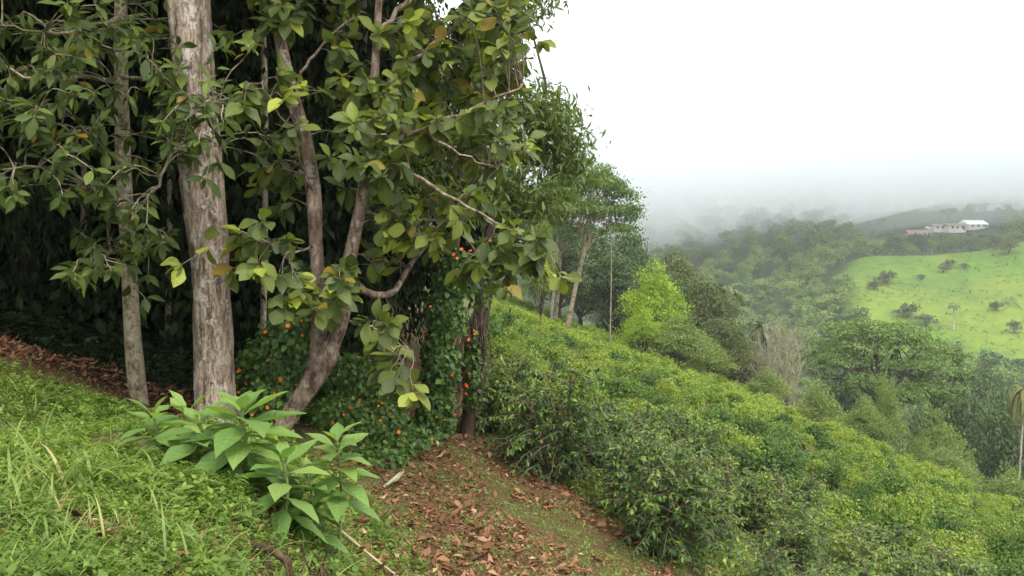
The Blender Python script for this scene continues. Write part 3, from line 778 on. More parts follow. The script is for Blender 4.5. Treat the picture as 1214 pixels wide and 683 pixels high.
def forest():
    lab = 'dense tree with shade put into its leaf colour, deep in the forest behind the pale trunks'
    fp = [proto_thicket(15, 3.4, 2400, 15, .19, L_NARROW if k else L_SIMPLE) for k in range(2)]
    src = [None, None]
    spots = []
    for row, (y0, step, xr) in enumerate(((13.6, 3.0, (-17, -5.8)), (16.5, 3.0, (-20, -5.6)), (19.5, 3.4, (-24, -6.3)), (25, 4.2, (-31, -8.5)))):
        for x in np.arange(xr[1], xr[0], -step):
            spots.append((x + rng.uniform(-.5, .5), y0 + rng.uniform(-.8, .8) + (1.5 if x < -12 else 0)))
    spots += [(-4.3, 21.5), (-5.4, 29), (-4.9, 25), (-3.2, 17.8)]
    spots += [(-9.8, 8.3), (-11.5, 5.2), (-9.2, 11.2), (-12.8, 8.6)]  # unseen trees beside the frame, added to block side light from the forest
    spots += [(-14, 10.5), (-16.5, 7), (-12.5, 13), (-19, 11)]
    for i, (x, y) in enumerate(spots):
        k = i % 2; b = (x, y, H(x, y)); s = rng.uniform(.9, 1.15)
        if src[k] is None:
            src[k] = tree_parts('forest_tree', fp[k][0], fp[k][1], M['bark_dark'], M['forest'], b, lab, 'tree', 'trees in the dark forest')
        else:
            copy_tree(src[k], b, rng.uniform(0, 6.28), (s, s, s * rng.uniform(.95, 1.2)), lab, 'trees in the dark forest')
    # dim thin trunks standing in the gloom
    for px, d, w, pyt, lab in ((308, 12.5, 9, 300, 'thin pale trunk dimly seen between the stout trunk and the leaning fork'),
                               (196, 13.0, 8, -60, 'thin dark trunk in the gloom between slender and stout trunks'),
                               (95, 13.2, 9, -60, 'thin dark trunk deep in shade beyond the slender pale trunk')):
        a = on_ground(px, d, .2); b = P(px - 6, -60, d) + [0, 0, 2.5]
        mb = MB(); tube(mb, smooth_path([a, a * .5 + b * .5 + [.12, 0, 0], b], 14), [px_size(w, d) * .42, px_size(w, d) * .35], 8, .1)
        cm = MB(); crown(cm, [(b[0], b[1], b[2], 1.5, 1.5, 1.0)], 80, 12, .3, .3, L_SIMPLE)
        t = thing('forest_tree', a, lab, 'tree')
        part('trunk', mb.mesh('thin_trunk', M['bark_slim'], a), t); part('crown', cm.mesh('thin_crown', M['forest'], a), t)

def px_trunk(mb, pts, d, widths, ns=20, rough=.12, n=40, seed=0, fis=0.0, flare=.0):
    Q = [P(x, y, d) for x, y in pts]
    g = on_ground(pts[0][0], d, .3)
    if Q[0][2] > g[2]: Q = [g] + Q; widths = [widths[0] * (1.12 + flare)] + list(widths)
    W = np.array(widths) * d / FPX / 2
    path = smooth_path(Q, n)
    rad = np.interp(np.linspace(0, len(Q) - 1, n), np.arange(len(Q)), W)
    tube(mb, path, rad, ns, rough, seed=seed, fis=fis)
    return path

def twig_leaves(mb_t, mb_l, limbs, targets, tpls, size, nleaf=(5, 9), r=.012, alt=3, face=(0.25, -0.55, .75), tint_hi=.25):
    LP = np.concatenate(limbs)
    for T in targets:
        dist = np.linalg.norm((LP - T) * np.array([1, 1, 1.0]), axis=1) + .25 * np.maximum(0, LP[:, 2] - T[2])
        a = LP[int(np.argmin(dist))]; L = np.linalg.norm(T - a)
        up = np.array([0, 0, .12 * L])
        q = smooth_path([a, a + (T - a) * .4 + up + rng.normal(0, .06 * L, 3), a + (T - a) * .75 + up * .9 + rng.normal(0, .04 * L, 3), T], 8)
        tube(mb_t, q, [r * min(1.6, .7 + L * .5), r * .45], 5)
        td = unit(q[-1] - q[-3])
        n = rng.integers(*nleaf); ct = rng.random() ** 1.5
        young = rng.random() < tint_hi
        a0 = rng.uniform(0, 6.28)
        s1 = unit(np.cross(td, [0.1, .2, 1])); s2 = np.cross(s1, td)
        for j in range(n + alt):
            if j < n:
                o = q[-1]; f = 1.0; an = a0 + j * 2.4; rs = .55 + .5 * j / n
            else:
                kk = rng.integers(3, 7); o = q[kk]; f = .9; an = rng.uniform(0, 6.28); rs = .95
            rad = s1 * math.cos(an) + s2 * math.sin(an)
            yd = unit(td * (.65 if j < n else .35) + rad + np.array([0, 0, -.25]) + rng.normal(0, .18, 3))
            nr = unit(np.array(face) + rng.normal(0, .38, 3) + td * .25)
            sz = size * rs * rng.uniform(.6, 1.2)
            tt = np.clip(ct * .62 + .25 * rng.random() + (.32 if young and j < n * .7 else 0), 0, 1)
            pet = o + yd * sz * .12
            place(mb_l, tpls[rng.integers(len(tpls))], pet[None], yd[None], nr[None], sz, tt)
            tube(mb_t, np.array([o, pet + yd * .02]), [r * .3, r * .22], 3)

def blob_targets(blobs):
    out = []
    for (x, y, rx, ry, n, d0, d1) in blobs:
        for _ in range(n):
            a = rng.uniform(0, 6.28); f = math.sqrt(rng.random())
            out.append(P(x + rx * f * math.cos(a), y + ry * f * math.sin(a), rng.uniform(d0, d1)))
    return out

def edge_trees():
    # stout trunk
    d = 8.5; mb = MB(); cm = MB()
    p = px_trunk(mb, [(258, 505), (255, 450), (252, 380), (247, 300), (240, 215), (233, 140), (229, 70), (225, 0), (214, -200), (200, -420)], d,
                 [48, 45, 44, 44, 48, 47, 46, 47, 40, 30], 40, .16, 130, 3, .10, .45)
    base = np.array([p[0][0], d, H(p[0][0], d)])
    top = p[-1]
    lobes = [(top[0] + rng.uniform(-5, 2.6), d + rng.uniform(-.2, 8), top[2] + rng.uniform(-.8, 4.5), 2.0, 2.0, 1.1) for i in range(30)]  # crown above the frame, spread wide to shade the forest behind
    for l in lobes: limb_to(mb, p[rng.integers(112, 129)], l[:3], .10, .03, .05)
    crown(cm, lobes, 1500, 14, .4, .36, L_SIMPLE)
    t = thing('tall_tree', base, 'stout pale trunk blotched with white lichen, thickest tree at the forest edge', 'tree')
    part('trunk', mb.mesh('stout_trunk', M['bark_main'], base), t); part('crown', cm.mesh('stout_crown', M['canopy'], base), t)
    # slender trunk with its leafy low branches
    d = 9.0; mb = MB(); cm = MB(); lm = MB()
    p = px_trunk(mb, [(165, 478), (157, 400), (152, 300), (147, 200), (144, 100), (143, 0), (142, -180), (146, -380)], d, [21, 19, 17, 17, 15, 14, 12, 9], 16, .12, 60, 13)
    base = np.array([p[0][0], d, H(p[0][0], d)])
    limbs = [p[22:]]
    for pts in ([(147, 200, 9), (120, 170, 8.2), (80, 150, 7.6), (30, 140, 7.3)], [(144, 90, 9), (190, 100, 8), (235, 120, 7.5), (262, 130, 7.4)],
                [(143, 20, 9), (110, 30, 8.2), (60, 40, 7.7), (0, 30, 7.4)], [(150, 260, 9), (170, 240, 8.2), (190, 215, 7.9), (200, 170, 7.7)],
                [(152, 300, 9), (130, 300, 8.2), (105, 310, 7.8)], [(148, 220, 9), (110, 220, 8.2), (70, 200, 7.6), (20, 200, 7.3)],
                [(144, 100, 9), (100, 90, 8.0), (40, 95, 7.4), (-20, 70, 7.2)], [(152, 290, 9), (175, 285, 8.4), (205, 290, 8.1)]):
        q = smooth_path([P(*c) for c in pts], 12) + rng.normal(0, .015, (12, 3)); limbs.append(q); tube(mb, q, [.026, .009], 6)
    tg = blob_targets([(105, 28, 115, 38, 24, 7.2, 8.8), (60, 130, 75, 40, 17, 7.0, 8.2), (228, 120, 48, 55, 22, 7.1, 7.9), (90, 195, 70, 40, 17, 7.1, 8.3),
                       (35, 225, 40, 30, 7, 7.2, 8.0), (172, 292, 42, 24, 9, 7.6, 8.6), (112, 312, 32, 26, 9, 7.4, 8.2), (60, 75, 60, 40, 12, 7.0, 8.0),
                       (175, 150, 60, 50, 13, 7.3, 8.4), (140, 250, 30, 35, 8, 7.6, 8.5), (300, 170, 26, 14, 3, 8, 8.6), (230, 30, 50, 30, 5, 9.2, 9.6), (10, 150, 25, 60, 7, 7, 7.5)])
    tg += [t_ + rng.normal(0, .22, 3) for t_ in tg[::2]]
    twig_leaves(mb, lm, limbs, tg, L_OVAL, .175, (5, 9), .008, 3, (0.1, -.45, .85), .16)
    lobes = [(p[-1][0] + rng.uniform(-3.5, 3), d + rng.uniform(-2.5, 4), rng.uniform(4.8, 8.5), 1.9, 1.9, 1.0) for i in range(26)]  # unseen high crown, added to keep skylight off the forest
    crown(cm, lobes, 1200, 14, .4, .34, L_SIMPLE)
    t = thing('slender_tree', base, 'slender pale straight trunk with leafy drooping branches, at the grassy bank', 'tree')
    part('trunk', mb.mesh('slender_pale_trunk', M['bark_slim'], base), t); part('foliage', lm.mesh('slender_foliage', M['oval'], base), t)
    part('crown', cm.mesh('slender_top', M['canopy'], base), t)
    # leaning forked tree with big leathery leaves
    d = 8.3; mb = MB(); lm = MB(); cm = MB()
    b0 = px_trunk(mb, [(318, 545), (332, 512), (352, 478), (373, 447), (386, 424), (392, 405)], d, [22, 21, 23, 27, 28, 21], 20, .26, 34, 23, .1, .3)
    sA = smooth_path([P(x, y, q) for x, y, q in ((368, 455, 8.3), (377, 415, 8.3), (379, 360, 8.35), (375, 290, 8.4), (372, 230, 8.4), (363, 170, 8.45), (346, 110, 8.5), (328, 20, 8.6), (316, -90, 8.7))], 40)
    tube(mb, sA, px_size(np.array([20, 19, 18, 16, 18, 16, 16, 13, 10]), 8.3) / 2, 14, .16, seed=31)
    sB = smooth_path([P(x, y, q) for x, y, q in ((380, 440, 8.3), (396, 405, 8.25), (407, 370, 8.2), (414, 310, 8.2), (426, 250, 8.2), (436, 185, 8.25), (442, 120, 8.3), (447, 40, 8.4), (452, -60, 8.6))], 40)
    tube(mb, sB, px_size(np.array([21, 18, 17, 16, 14, 13, 11, 9, 7]), 8.3) / 2, 14, .16, seed=37)
    base = np.array([b0[0][0], d, H(b0[0][0], d)])
    limbs = [sA[14:], sB[10:]]
    for pts, r in (([(442, 120, 8.3), (500, 62, 8.6), (560, 20, 9), (612, -10, 9.3)], .03), ([(436, 185, 8.25), (500, 152, 8.2), (560, 130, 8.3), (622, 100, 8.6)], .028),
                   ([(426, 240, 8.2), (470, 205, 8), (520, 225, 7.8), (575, 258, 7.7), (640, 290, 7.7)], .026), ([(412, 330, 8.2), (455, 352, 8.5), (490, 312, 9), (520, 270, 9.3), (560, 220, 9.6)], .045),
                   ([(374, 290, 8.4), (345, 300, 7.9), (318, 290, 7.6)], .014), ([(372, 230, 8.4), (340, 150, 7.9), (306, 98, 7.6)], .016), ([(447, 40, 8.4), (520, -30, 9), (600, -50, 9.4)], .03),
                   ([(405, 380, 8.2), (450, 392, 8.2), (488, 415, 8)], .014), ([(426, 250, 8.2), (470, 260, 8.6), (520, 262, 8.8), (570, 300, 8.9), (600, 330, 8.8)], .02),
                   ([(500, 152, 8.2), (540, 180, 8.0), (590, 200, 8.2)], .016), ([(346, 110, 8.5), (375, 60, 8.4), (420, 20, 8.3)], .02)):
        q = smooth_path([P(*c) for c in pts], 16) + rng.normal(0, .012, (16, 3)); limbs.append(q); tube(mb, q, [r, r * .35], 7, .08)
    tg = blob_targets([(325, -50, 60, 45, 12, 8.3, 9.3), (450, -60, 70, 45, 16, 8.2, 9.2), (545, -55, 80, 40, 18, 8.6, 10), (545, 50, 88, 62, 56, 8.2, 10.5), (485, 150, 90, 52, 28, 7.7, 9.4), (565, 160, 62, 52, 24, 8, 9.6), (410, 115, 60, 46, 8, 7.7, 8.2), (318, 288, 40, 36, 7, 7.4, 8.0),
                       (322, 100, 38, 22, 7, 7.4, 7.9), (448, 205, 36, 22, 7, 7.5, 7.9), (395, 340, 50, 26, 7, 7.7, 8.2), (510, 255, 80, 36, 22, 7.7, 9.2), (618, 308, 44, 26, 13, 7.5, 8.0),
                       (468, 405, 26, 52, 11, 7.8, 8.6), (345, 205, 40, 40, 5, 8.8, 9.3), (400, 30, 70, 34, 11, 8, 9.4), (470, 70, 60, 50, 18, 8, 9.4), (575, 325, 36, 24, 5, 8.5, 9.0),
                       (330, 235, 40, 36, 4, 8.8, 9.3), (336, 20, 26, 16, 4, 8.2, 8.8), (585, 30, 45, 38, 20, 8.6, 10), (446, 300, 30, 36, 5, 8.6, 9.2), (335, 350, 36, 20, 4, 7.6, 8.2)])
    tg += [t_ + rng.normal(0, .25, 3) for t_ in tg[::3]]
    twig_leaves(mb, lm, limbs, tg, L_BIG, .215, (6, 10), .007, 3, (0.15, -.45, .85), .32)
    lobes = [(rng.uniform(-5.0, -2.2), d + rng.uniform(.5, 6), rng.uniform(5.0, 8.0), 1.7, 1.7, 1.0) for i in range(20)]  # further overhead crown out of view, added as shade for the forest
    crown(cm, lobes, 900, 14, .4, .34, L_SIMPLE)
    t = thing('big_leaved_tree', base, 'leaning forked tree with large leathery olive green leaves above the path', 'tree')
    part('trunk', mb.mesh('forked_trunk', M['bark_lean'], base), t); part('foliage', lm.mesh('big_foliage', M['big'], base), t)
    part('crown', cm.mesh('forked_crown', M['canopy'], base), t)
    # fine leaved tree behind it
    d = 16.5; mb = MB(); cm = MB()
    pts = [on_ground(560, d, .3), P(572, 380, d), P(590, 300, d), P(612, 230, d), P(630, 170, d)]
    q = smooth_path(pts, 24); tube(mb, q, [.16, .13, .10, .06], 10, .15, seed=41)
    lobes = []
    for (x, y, rx, ry) in ((640, 175, 46, 50), (675, 190, 28, 36), (610, 130, 42, 42), (560, 190, 50, 50), (590, 235, 52, 34), (640, 238, 34, 24), (520, 130, 55, 70), (570, 80, 50, 60), (620, .08, 42, 30), (500, 220, 40, 50), (655, 140, 30, 32)):
        c = P(x, y, d + rng.uniform(-1, 1.2)); lobes.append((*c, px_size(rx, d), 1.0, px_size(ry, d)))
        limb_to(mb, q[rng.integers(10, 22)], c, .05, .015, .0, 6, 8, .1)
    crown(cm, lobes, 1000, 16, .19, .19, L_NARROW, up=.5, out=.5, droop=.35, zmin=-.8, fill=.7, flat=.8)
    base = pts[0] + [0, 0, .3]
    t = thing('fine_leaved_tree', base, 'tree with fine narrow leaves and dark crooked limb behind the big leaves', 'tree')
    part('trunk', mb.mesh('fine_trunk', M['bark_dark'], base), t); part('crown', cm.mesh('fine_crown', M['fine'], base), t)

FLOWER = None
def flower_mesh():
    mb = MB(); pet = leaf_tpl(2, .95, .7, .05, .1, 0, 1.6)
    for k in range(5):
        a = k * 1.2566; place(mb, pet, np.zeros((1, 3)), np.array([[math.cos(a), math.sin(a), .15]]), np.array([[0, 0, 1.0]]), .028, .6)
    th = np.linspace(0, 6.283, 8, endpoint=False); V = np.stack([np.cos(th) * .006, np.sin(th) * .006, np.full(8, .005)], 1)
    mb.add(V, [(0, 1, 2, 3), (0, 3, 4, 7), (4, 5, 6, 7)], None, 0.0)
    return mb.mesh('orange_flower', M['flower'])

def vine(base_px, blobs, n, leaf, nf, label, extra=None, name='flowering_vine'):
    """blobs: (px, py, rx, ry, depth, thickness)"""
    global FLOWER
    if FLOWER is None: FLOWER = flower_mesh()
    base = on_ground(*base_px); mb = MB(); tm = MB()
    B = np.array(blobs, float); w = B[:, 2] * B[:, 3]; w /= w.sum()
    k = rng.choice(len(B), n, p=w)
    dr = rand_dirs(n, -.6, 1); dr[:, 1] = -np.abs(dr[:, 1]) * np.where(rng.random(n) < .8, 1, -1)
    C = np.array([P(b[0], b[1], b[4]) for b in B])
    f = rng.uniform(.75, 1.06, n)[:, None]
    pos = C[k] + dr * f * np.stack([B[k, 2] * B[k, 4] / FPX, B[k, 5], B[k, 3] * B[k, 4] / FPX], 1)
    pos[:, 2] = np.maximum(pos[:, 2], height(pos[:, 0], pos[:, 1]) + .03)
    nr = unit(dr * .8 + np.array([0, -.2, .5]) + rng.normal(0, .4, (n, 3))); yd = unit(rng.normal(0, 1, (n, 3)) + np.array([0, 0, -.9]))
    place(mb, L_HEART, pos, yd, nr, leaf * rng.uniform(.6, 1.3, n))
    for i in range(26):
        a = pos[rng.integers(n)]; b = pos[rng.integers(n)]
        if np.linalg.norm(a - b) < 1.0: limb_to(tm, a, b, .006, .004, .1, 4, 7, .1)
    if extra: extra(tm)
    t = thing(name, base, label, 'vine')
    part('foliage', mb.mesh('vine_foliage', M['vine'], base), t)
    part('stems', tm.mesh('vine_stems', M['bark_dark'], base), t)
    ii = rng.choice(n, nf, replace=False)
    for i in ii:
        o = link('flower', FLOWER, t)
        p = pos[i] + dr[i] * .03 + np.array([0, -.03, .01]); o.location = p - base
        o.rotation_euler = Vector(unit(np.array([rng.normal(0, .35), -1, .35 + rng.normal(0, .3)]))).to_track_quat('Z', 'Y').to_euler()
        s = rng.uniform(.55, 1.05); o.scale = (s, s, s)
    return t

def vines():
    vine((335, 9.3), [(335, 430, 42, 52, 9.1, .3), (318, 480, 38, 30, 8.9, .3), (356, 385, 22, 44, 8.6, .2), (352, 340, 16, 34, 8.6, .2), (300, 460, 26, 50, 9.6, .3)], 3600, .08, 42, 'orange flowered vine heaped against the leaning forked trunk')
    def post(tm):
        a = on_ground(512, 11.3, .2); tube(tm, smooth_path([a, P(524, 430, 11.3), P(532, 330, 11.3), P(545, 250, 11.3)], 14), [.16, .12, .06], 9, .2)
    vine((515, 11.2), [(516, 490, 24, 44, 11.1, .3), (522, 430, 24, 44, 11.1, .3), (528, 375, 24, 40, 11.1, .3), (540, 330, 24, 36, 11.2, .3), (508, 515, 20, 24, 10.9, .3)], 3600, .08, 30, 'column of green vine with orange flowers covering a dead stump by the path', post)
    def post2(tm):
        a = on_ground(552, 11.9, .2); tube(tm, smooth_path([a, P(561, 430, 11.9), P(568, 360, 11.9), P(574, 300, 11.8), P(585, 255, 11.8)], 20), [.10, .085, .075, .05, .03], 10, .4, seed=5)
        for i in range(130):
            b = P(rng.uniform(545, 575), rng.uniform(370, 430), 11.8 + rng.uniform(-.2, .1)); limb_to(tm, b, b - np.array([rng.normal(0, .08), rng.uniform(-.1, .1), rng.uniform(.4, 1.1)]), .007, .004, .0, 4, 6, .05)
    vine((552, 11.9), [(571, 345, 10, 36, 11.8, .15), (590, 300, 28, 24, 11.9, .3), (562, 450, 12, 60, 11.7, .2)], 900, .07, 22, 'thin brown trunk hung with dry vine stems beside the flowering column', post2)
    vine((445, 10.2), [(400, 490, 34, 22, 9.9, .6), (440, 500, 44, 26, 10.2, .7), (415, 455, 40, 36, 11.0, .5), (450, 470, 26, 40, 11.6, .5), (480, 520, 30, 16, 9.8, .5), (440, 540, 44, 14, 9.0, .4)], 5200, .075, 28,
         'low tangle of flowering creeper on the ground below the forked trunk', name='flowering_creeper')

# ====================================================================== PLANTS AND GROUND COVER OF THE BANK
def broad_plants():
    specs = [(286, 612, 484, 4.9, .34, 26, 'tallest broad leaved weed standing right before the stout trunk'),
             (336, 632, 546, 4.75, .29, 20, 'broad leaved weed with drooping lower leaves, between its two taller neighbours'),
             (400, 612, 522, 5.1, .28, 22, 'broad leaved weed with bronze young tip, nearest the leaf strewn path'),
             (222, 580, 490, 5.5, .29, 18, 'broad leaved weed with a bronze tip in front of the slender trunk'),
             (238, 600, 528, 5.0, .29, 18, 'low broad leaved weed crowded against the tallest one'),
             (182, 585, 522, 5.2, .24, 14, 'small pale broad leaved weed at the grassy end of its clump'),
             (366, 620, 566, 4.95, .25, 15, 'low dark broad leaved weed over the exposed roots')]
    for (px, pb, pt, d, s, n, lab) in specs:
        top = P(px, pt, d); b = np.array([top[0] - .03, d + .06, H(top[0] - .03, d + .06)])
        if top[2] < b[2] + .3: top[2] = b[2] + .3
        st, lf = MB(), MB()
        q = smooth_path([b - [0, 0, .05], b * .5 + top * .5 + [.03, 0, 0], top], 9); tube(st, q, [.014, .007], 6)
        for i in range(n):
            f = i / (n - 1); f0 = max(.2, 1 - .40 / max(.1, np.linalg.norm(q[-1] - q[0]))); o = q[0] + (q[-1] - q[0]) * (f0 + (1 - f0) * f ** .8)
            a = i * 2.4 + rng.uniform(-.3, .3); el = -.25 + 1.15 * f ** 2.2
            yd = np.array([math.cos(a) * math.cos(el), math.sin(a) * math.cos(el), math.sin(el)])
            nr = np.array([-math.cos(a) * math.sin(el), -math.sin(a) * math.sin(el), math.cos(el)]) + rng.normal(0, .15, 3)
            sz = s * (1.0 if f < .75 else 1.0 - 1.9 * (f - .75)) * rng.uniform(.85, 1.1)
            place(lf, L_TOBACCO[rng.integers(3)], o[None] + yd * .03, yd[None], nr[None], sz, np.clip(.15 + .55 * f + rng.uniform(-.1, .2), 0, 1))
            tube(st, np.array([o, o + yd * .05]), [.005, .004], 4)
        t = thing('broadleaf_plant', b, lab, 'plant')
        part('stem', st.mesh('plant_stem', M['stem'], b), t); part('foliage', lf.mesh('plant_foliage', M['tobacco'], b), t)

def sprig(n, size, tpl, spread=.5, rise=1.0, pair=True):
    """one little shoot, built along +Y so that place() can set it on the ground"""
    mb = MB()
    for i in range(n):
        f = (i + 1) / n; a = i * (math.pi / 2 if pair else 2.4) + rng.uniform(-.5, .5)
        for s in ((1, -1) if pair else (1,)):
            yd = np.array([math.cos(a) * s * spread, .55 + rng.uniform(-.45, .2), math.sin(a) * s * spread])
            place(mb, tpl, np.array([[0, f * rise, 0]]), yd[None], np.array([[-math.cos(a) * s * .5, 1.0, -math.sin(a) * s * .5]]), size * rng.uniform(.6, 1.15), 0)
    V = np.array([(-.012, 0, 0), (.012, 0, 0), (.006, rise, 0), (-.006, rise, 0)]); mb.add(V, [(0, 1, 2, 3)])
    return np.concatenate(mb.v), np.concatenate(mb.f), np.concatenate(mb.uv)
def set_sprigs(mb, tpls, x, y, size, lean=.3, sink=.01, tint=None):
    n = len(x); z = height(x, y) - sink; pos = np.stack([x, y, z], 1)
    k = rng.integers(0, len(tpls), n)
    for i, t in enumerate(tpls):
        m = k == i; c = int(m.sum())
        if not c: continue
        up = unit(np.array([0, 0, 1]) + rng.normal(0, lean, (c, 3)) * np.array([1, 1, .3])); a = rng.uniform(0, 6.28, c)
        place(mb, t, pos[m], up, np.stack([np.cos(a), np.sin(a), 0 * a], 1), np.asarray(size)[m] if np.ndim(size) else size, None if tint is None else tint[m])

def scatter(n, d0, d1, u0, u1, power=1.0):
    """points on the ground, denser near the eye"""
    t = rng.random(n)
    d = (d0 ** (2 - 2 * power + 1e-9) + t * (d1 ** (2 - 2 * power + 1e-9) - d0 ** (2 - 2 * power + 1e-9))) ** (1 / (2 - 2 * power + 1e-9)) if abs(power - 1) > 1e-6 else d0 * (d1 / d0) ** t
    return rng.uniform(u0, u1, n) * d, d

def ground_cover():
    weeds = [sprig(4, .42, L_MID, .8, .7), sprig(5, .34, L_HEART, .9, .8), sprig(3, .5, L_HEART, 1.0, .5, False), sprig(6, .30, L_NARROW, .7, 1.0), sprig(4, .40, L_SIMPLE, .9, .7, False)]
    # weeds on the bank
    x, y = scatter(56000, 1.8, 10.5, -.98, .02, .95)
    bx = bank_x(y); k = (x < bx + .75 - .35 * vnoise(x, y, .8, 31)) & (vnoise(x, y, .55, 32) * .6 + vnoise(x, y, 1.6, 33) * .4 > -.36) & ((y < 8.3 + .5 * vnoise(x, y, 1., 34)) | (x > -2.6))
    x, y = x[k], y[k]
    mb = MB(); set_sprigs(mb, weeds, x, y, rng.uniform(.03, .085, len(x)) * (.6 + .12 * y) * (1 + .6 * (vnoise(x, y, .7, 35) > .25)), .4, tint=np.clip(.55 + .35 * vnoise(x, y, .9, 36) + rng.normal(0, .2, len(x)), 0, 1))
    tag(link('weeds', mb.mesh('bank_weeds', M['weed'])), 'low leafy weeds carpeting the grassy bank', 'weeds', kind='stuff')
    # grass
    mb = MB(); bl = [strip_tpl(6, .03, b) for b in (.9, 1.6, 2.3)]
    def blades(x, y, L, lean, tint, tp=bl):
        n = len(x); pos = np.stack([x, y, height(x, y) - .01], 1); a = rng.uniform(0, 6.28, n)
        dr = np.stack([np.cos(a), np.sin(a), 0 * a], 1); kk = rng.integers(0, len(tp), n); lean = np.asarray(lean)
        up = unit(dr * np.broadcast_to(lean, (n,))[:, None] + np.array([0, 0, 1.0]))
        for i, t in enumerate(tp):
            m = kk == i
            place(mb, t, pos[m], up[m], (-dr * 1.0 + np.array([0, 0, .3]))[m], np.asarray(L)[m], np.asarray(tint)[m])
    x, y = scatter(12000, 2.3, 9.0, -.75, -.05, 1.0); k = (x < bank_x(y) + .5) & (vnoise(x, y, .6, 41) > -.15); x, y = x[k], y[k]
    blades(x, y, rng.uniform(.07, .20, len(x)), rng.uniform(.2, 1.2, len(x)), rng.random(len(x)))
    wide = [strip_tpl(8, .038, b) for b in (1.0, 1.7, 2.4)]
    for (px, py, d, n, L, sp) in ((80, 585, 4.0, 42, .36, .26), (30, 610, 3.7, 30, .32, .26), (125, 560, 4.6, 18, .28, .2), (275, 690, 3.6, 26, .30, .22), (205, 690, 3.3, 16, .24, .2), (70, 690, 3.0, 12, .22, .2),
                                  (335, 655, 4.1, 14, .42, .14), (60, 480, 6.6, 16, .26, .25), (20, 460, 7.0, 22, .32, .25), (155, 620, 4.0, 10, .26, .2), (10, 530, 5.0, 14, .30, .3), (400, 690, 4.8, 12, .24, .3)):
        n = int(n * 1.7); c = P(px, py, d); X = c[0] + rng.normal(0, sp * .5, n); Y = d + rng.normal(0, sp * .5, n)
        blades(X, Y, L * rng.uniform(.6, 1.25, n), rng.uniform(.15, .9, n), np.clip(rng.normal(.5, .22, n), 0, 1), wide)
    # short turf between the leaves on the path
    x, y = scatter(110000, 5.0, 15, -.2, .4, .9)
    fld = np.interp(y, [5, 7.8, 10, 13, 20], [3.2, 2.5, 1.2, -.3, -.9])
    k = (x > bank_x(y) + .1) & (x < fld) & (vnoise(x, y, .75, 42) * .6 + vnoise(x, y, .28, 43) * .5 > -.42 + .45 * sstep(2.2, .3, x - (8 - y) * .1)); x, y = x[k], y[k]
    blades(x, y, rng.uniform(.03, .085, len(x)), rng.uniform(.2, 1.4, len(x)), np.clip(rng.normal(.62, .25, len(x)), 0, 1))
    set_sprigs(mb, weeds, x[::3], y[::3], rng.uniform(.022, .065, len(x[::3])), .5)
    tag(link('grass', mb.mesh('grass', M['grass'])), 'green grass blades on the bank and the path', 'grass', kind='stuff')
    # leaf litter
    mb = MB()
    def litter(x, y, s0, s1):
        n = len(x); pos = np.stack([x, y, height(x, y) + rng.uniform(.005, .035, n)], 1); a = rng.uniform(0, 6.28, n); kk = rng.integers(0, 3, n)
        for i, t in enumerate(L_DRY):
            m = kk == i; c = int(m.sum()); place(mb, t, pos[m], np.stack([np.cos(a), np.sin(a), rng.normal(-.05, .3, n)], 1)[m], np.array([0, 0, 1.]) + rng.normal(0, .35, (c, 3)), rng.uniform(s0, s1, c))
    x, y = scatter(26000, 5.0, 18, -.24, .34, .9)
    fld = np.interp(y, [5, 7.8, 10, 13, 20], [3.0, 2.3, 1.2, -.3, -.9])
    k = (x > bank_x(y) + .25) & (x < fld) & (vnoise(x, y, .9, 51) * .6 + vnoise(x, y, .3, 52) * .4 > -.3 + .22 * sstep(-.2, 2.2, x - (8 - y) * .18) - .3 * sstep(9, 6.5, y)); x, y = x[k], y[k]
    big = rng.random(len(x)) < .16
    xx, yy = scatter(60000, 4.6, 17, -.26, .40, .9); kk = (xx > bank_x(yy) + .1) & (xx < np.interp(yy, [5, 7.8, 10, 13, 20], [3.3, 2.6, 1.5, 0, -.6])) & (vnoise(xx, yy, .5, 57) > .0); xx, yy = xx[kk], yy[kk]; n_ = len(xx); aa = rng.uniform(0, 6.28, n_)
    place(mb, L_SIMPLE, np.stack([xx, yy, height(xx, yy) + .006], 1), np.stack([np.cos(aa), np.sin(aa), rng.normal(0, .2, n_)], 1), np.array([0, 0, 1.]) + rng.normal(0, .3, (n_, 3)), rng.uniform(.012, .034, n_))
    for q_ in range(70):
        a_ = scatter(1, 5, 13, -.2, .3, .9); a_ = np.array([a_[0][0], a_[1][0], 0]); b_ = a_ + rng.normal(0, .16, 3); a_[2] = H(a_[0], a_[1]) + .012; b_[2] = H(b_[0], b_[1]) + .02
        limb_to(mb, a_, b_, .005, .003, -.05, 4, 5, .08)
    litter(x[~big], y[~big], .025, .065); litter(x[big], y[big], .07, .14)
    x, y = scatter(6000, 7.4, 13, -.68, -.2, .9); k = (x < bank_x(y) - .2) & (vnoise(x, y, .7, 53) + (y - 8.6) * 1.2 > .1) & (y < 9.9 + .5 * vnoise(x, y, .6, 58)); x, y = x[k], y[k]
    litter(x, y, .04, .12)
    x, y = scatter(500, 3, 8, -.7, -.1, 1.0); k = (vnoise(x, y, .23, 54) > .3) & (x < bank_x(y)); litter(x[k], y[k], .04, .10)
    x, y = scatter(26000, 2.3, 9.5, -.75, -.02, .95); k = x < bank_x(y) + .4; x, y = x[k], y[k]; n_ = len(x); aa = rng.uniform(0, 6.28, n_)
    place(mb, L_NARROW, np.stack([x, y, height(x, y) + .006], 1), np.stack([np.cos(aa), np.sin(aa), rng.normal(0, .2, n_)], 1), np.array([0, 0, 1.]) + rng.normal(0, .3, (n_, 3)), rng.uniform(.015, .06, n_), rng.uniform(.3, 1.0, n_))
    tag(link('leaf_litter', mb.mesh('leaf_litter', M['dry'])), 'reddish brown fallen leaves strewn over the path', 'leaf litter', kind='stuff')
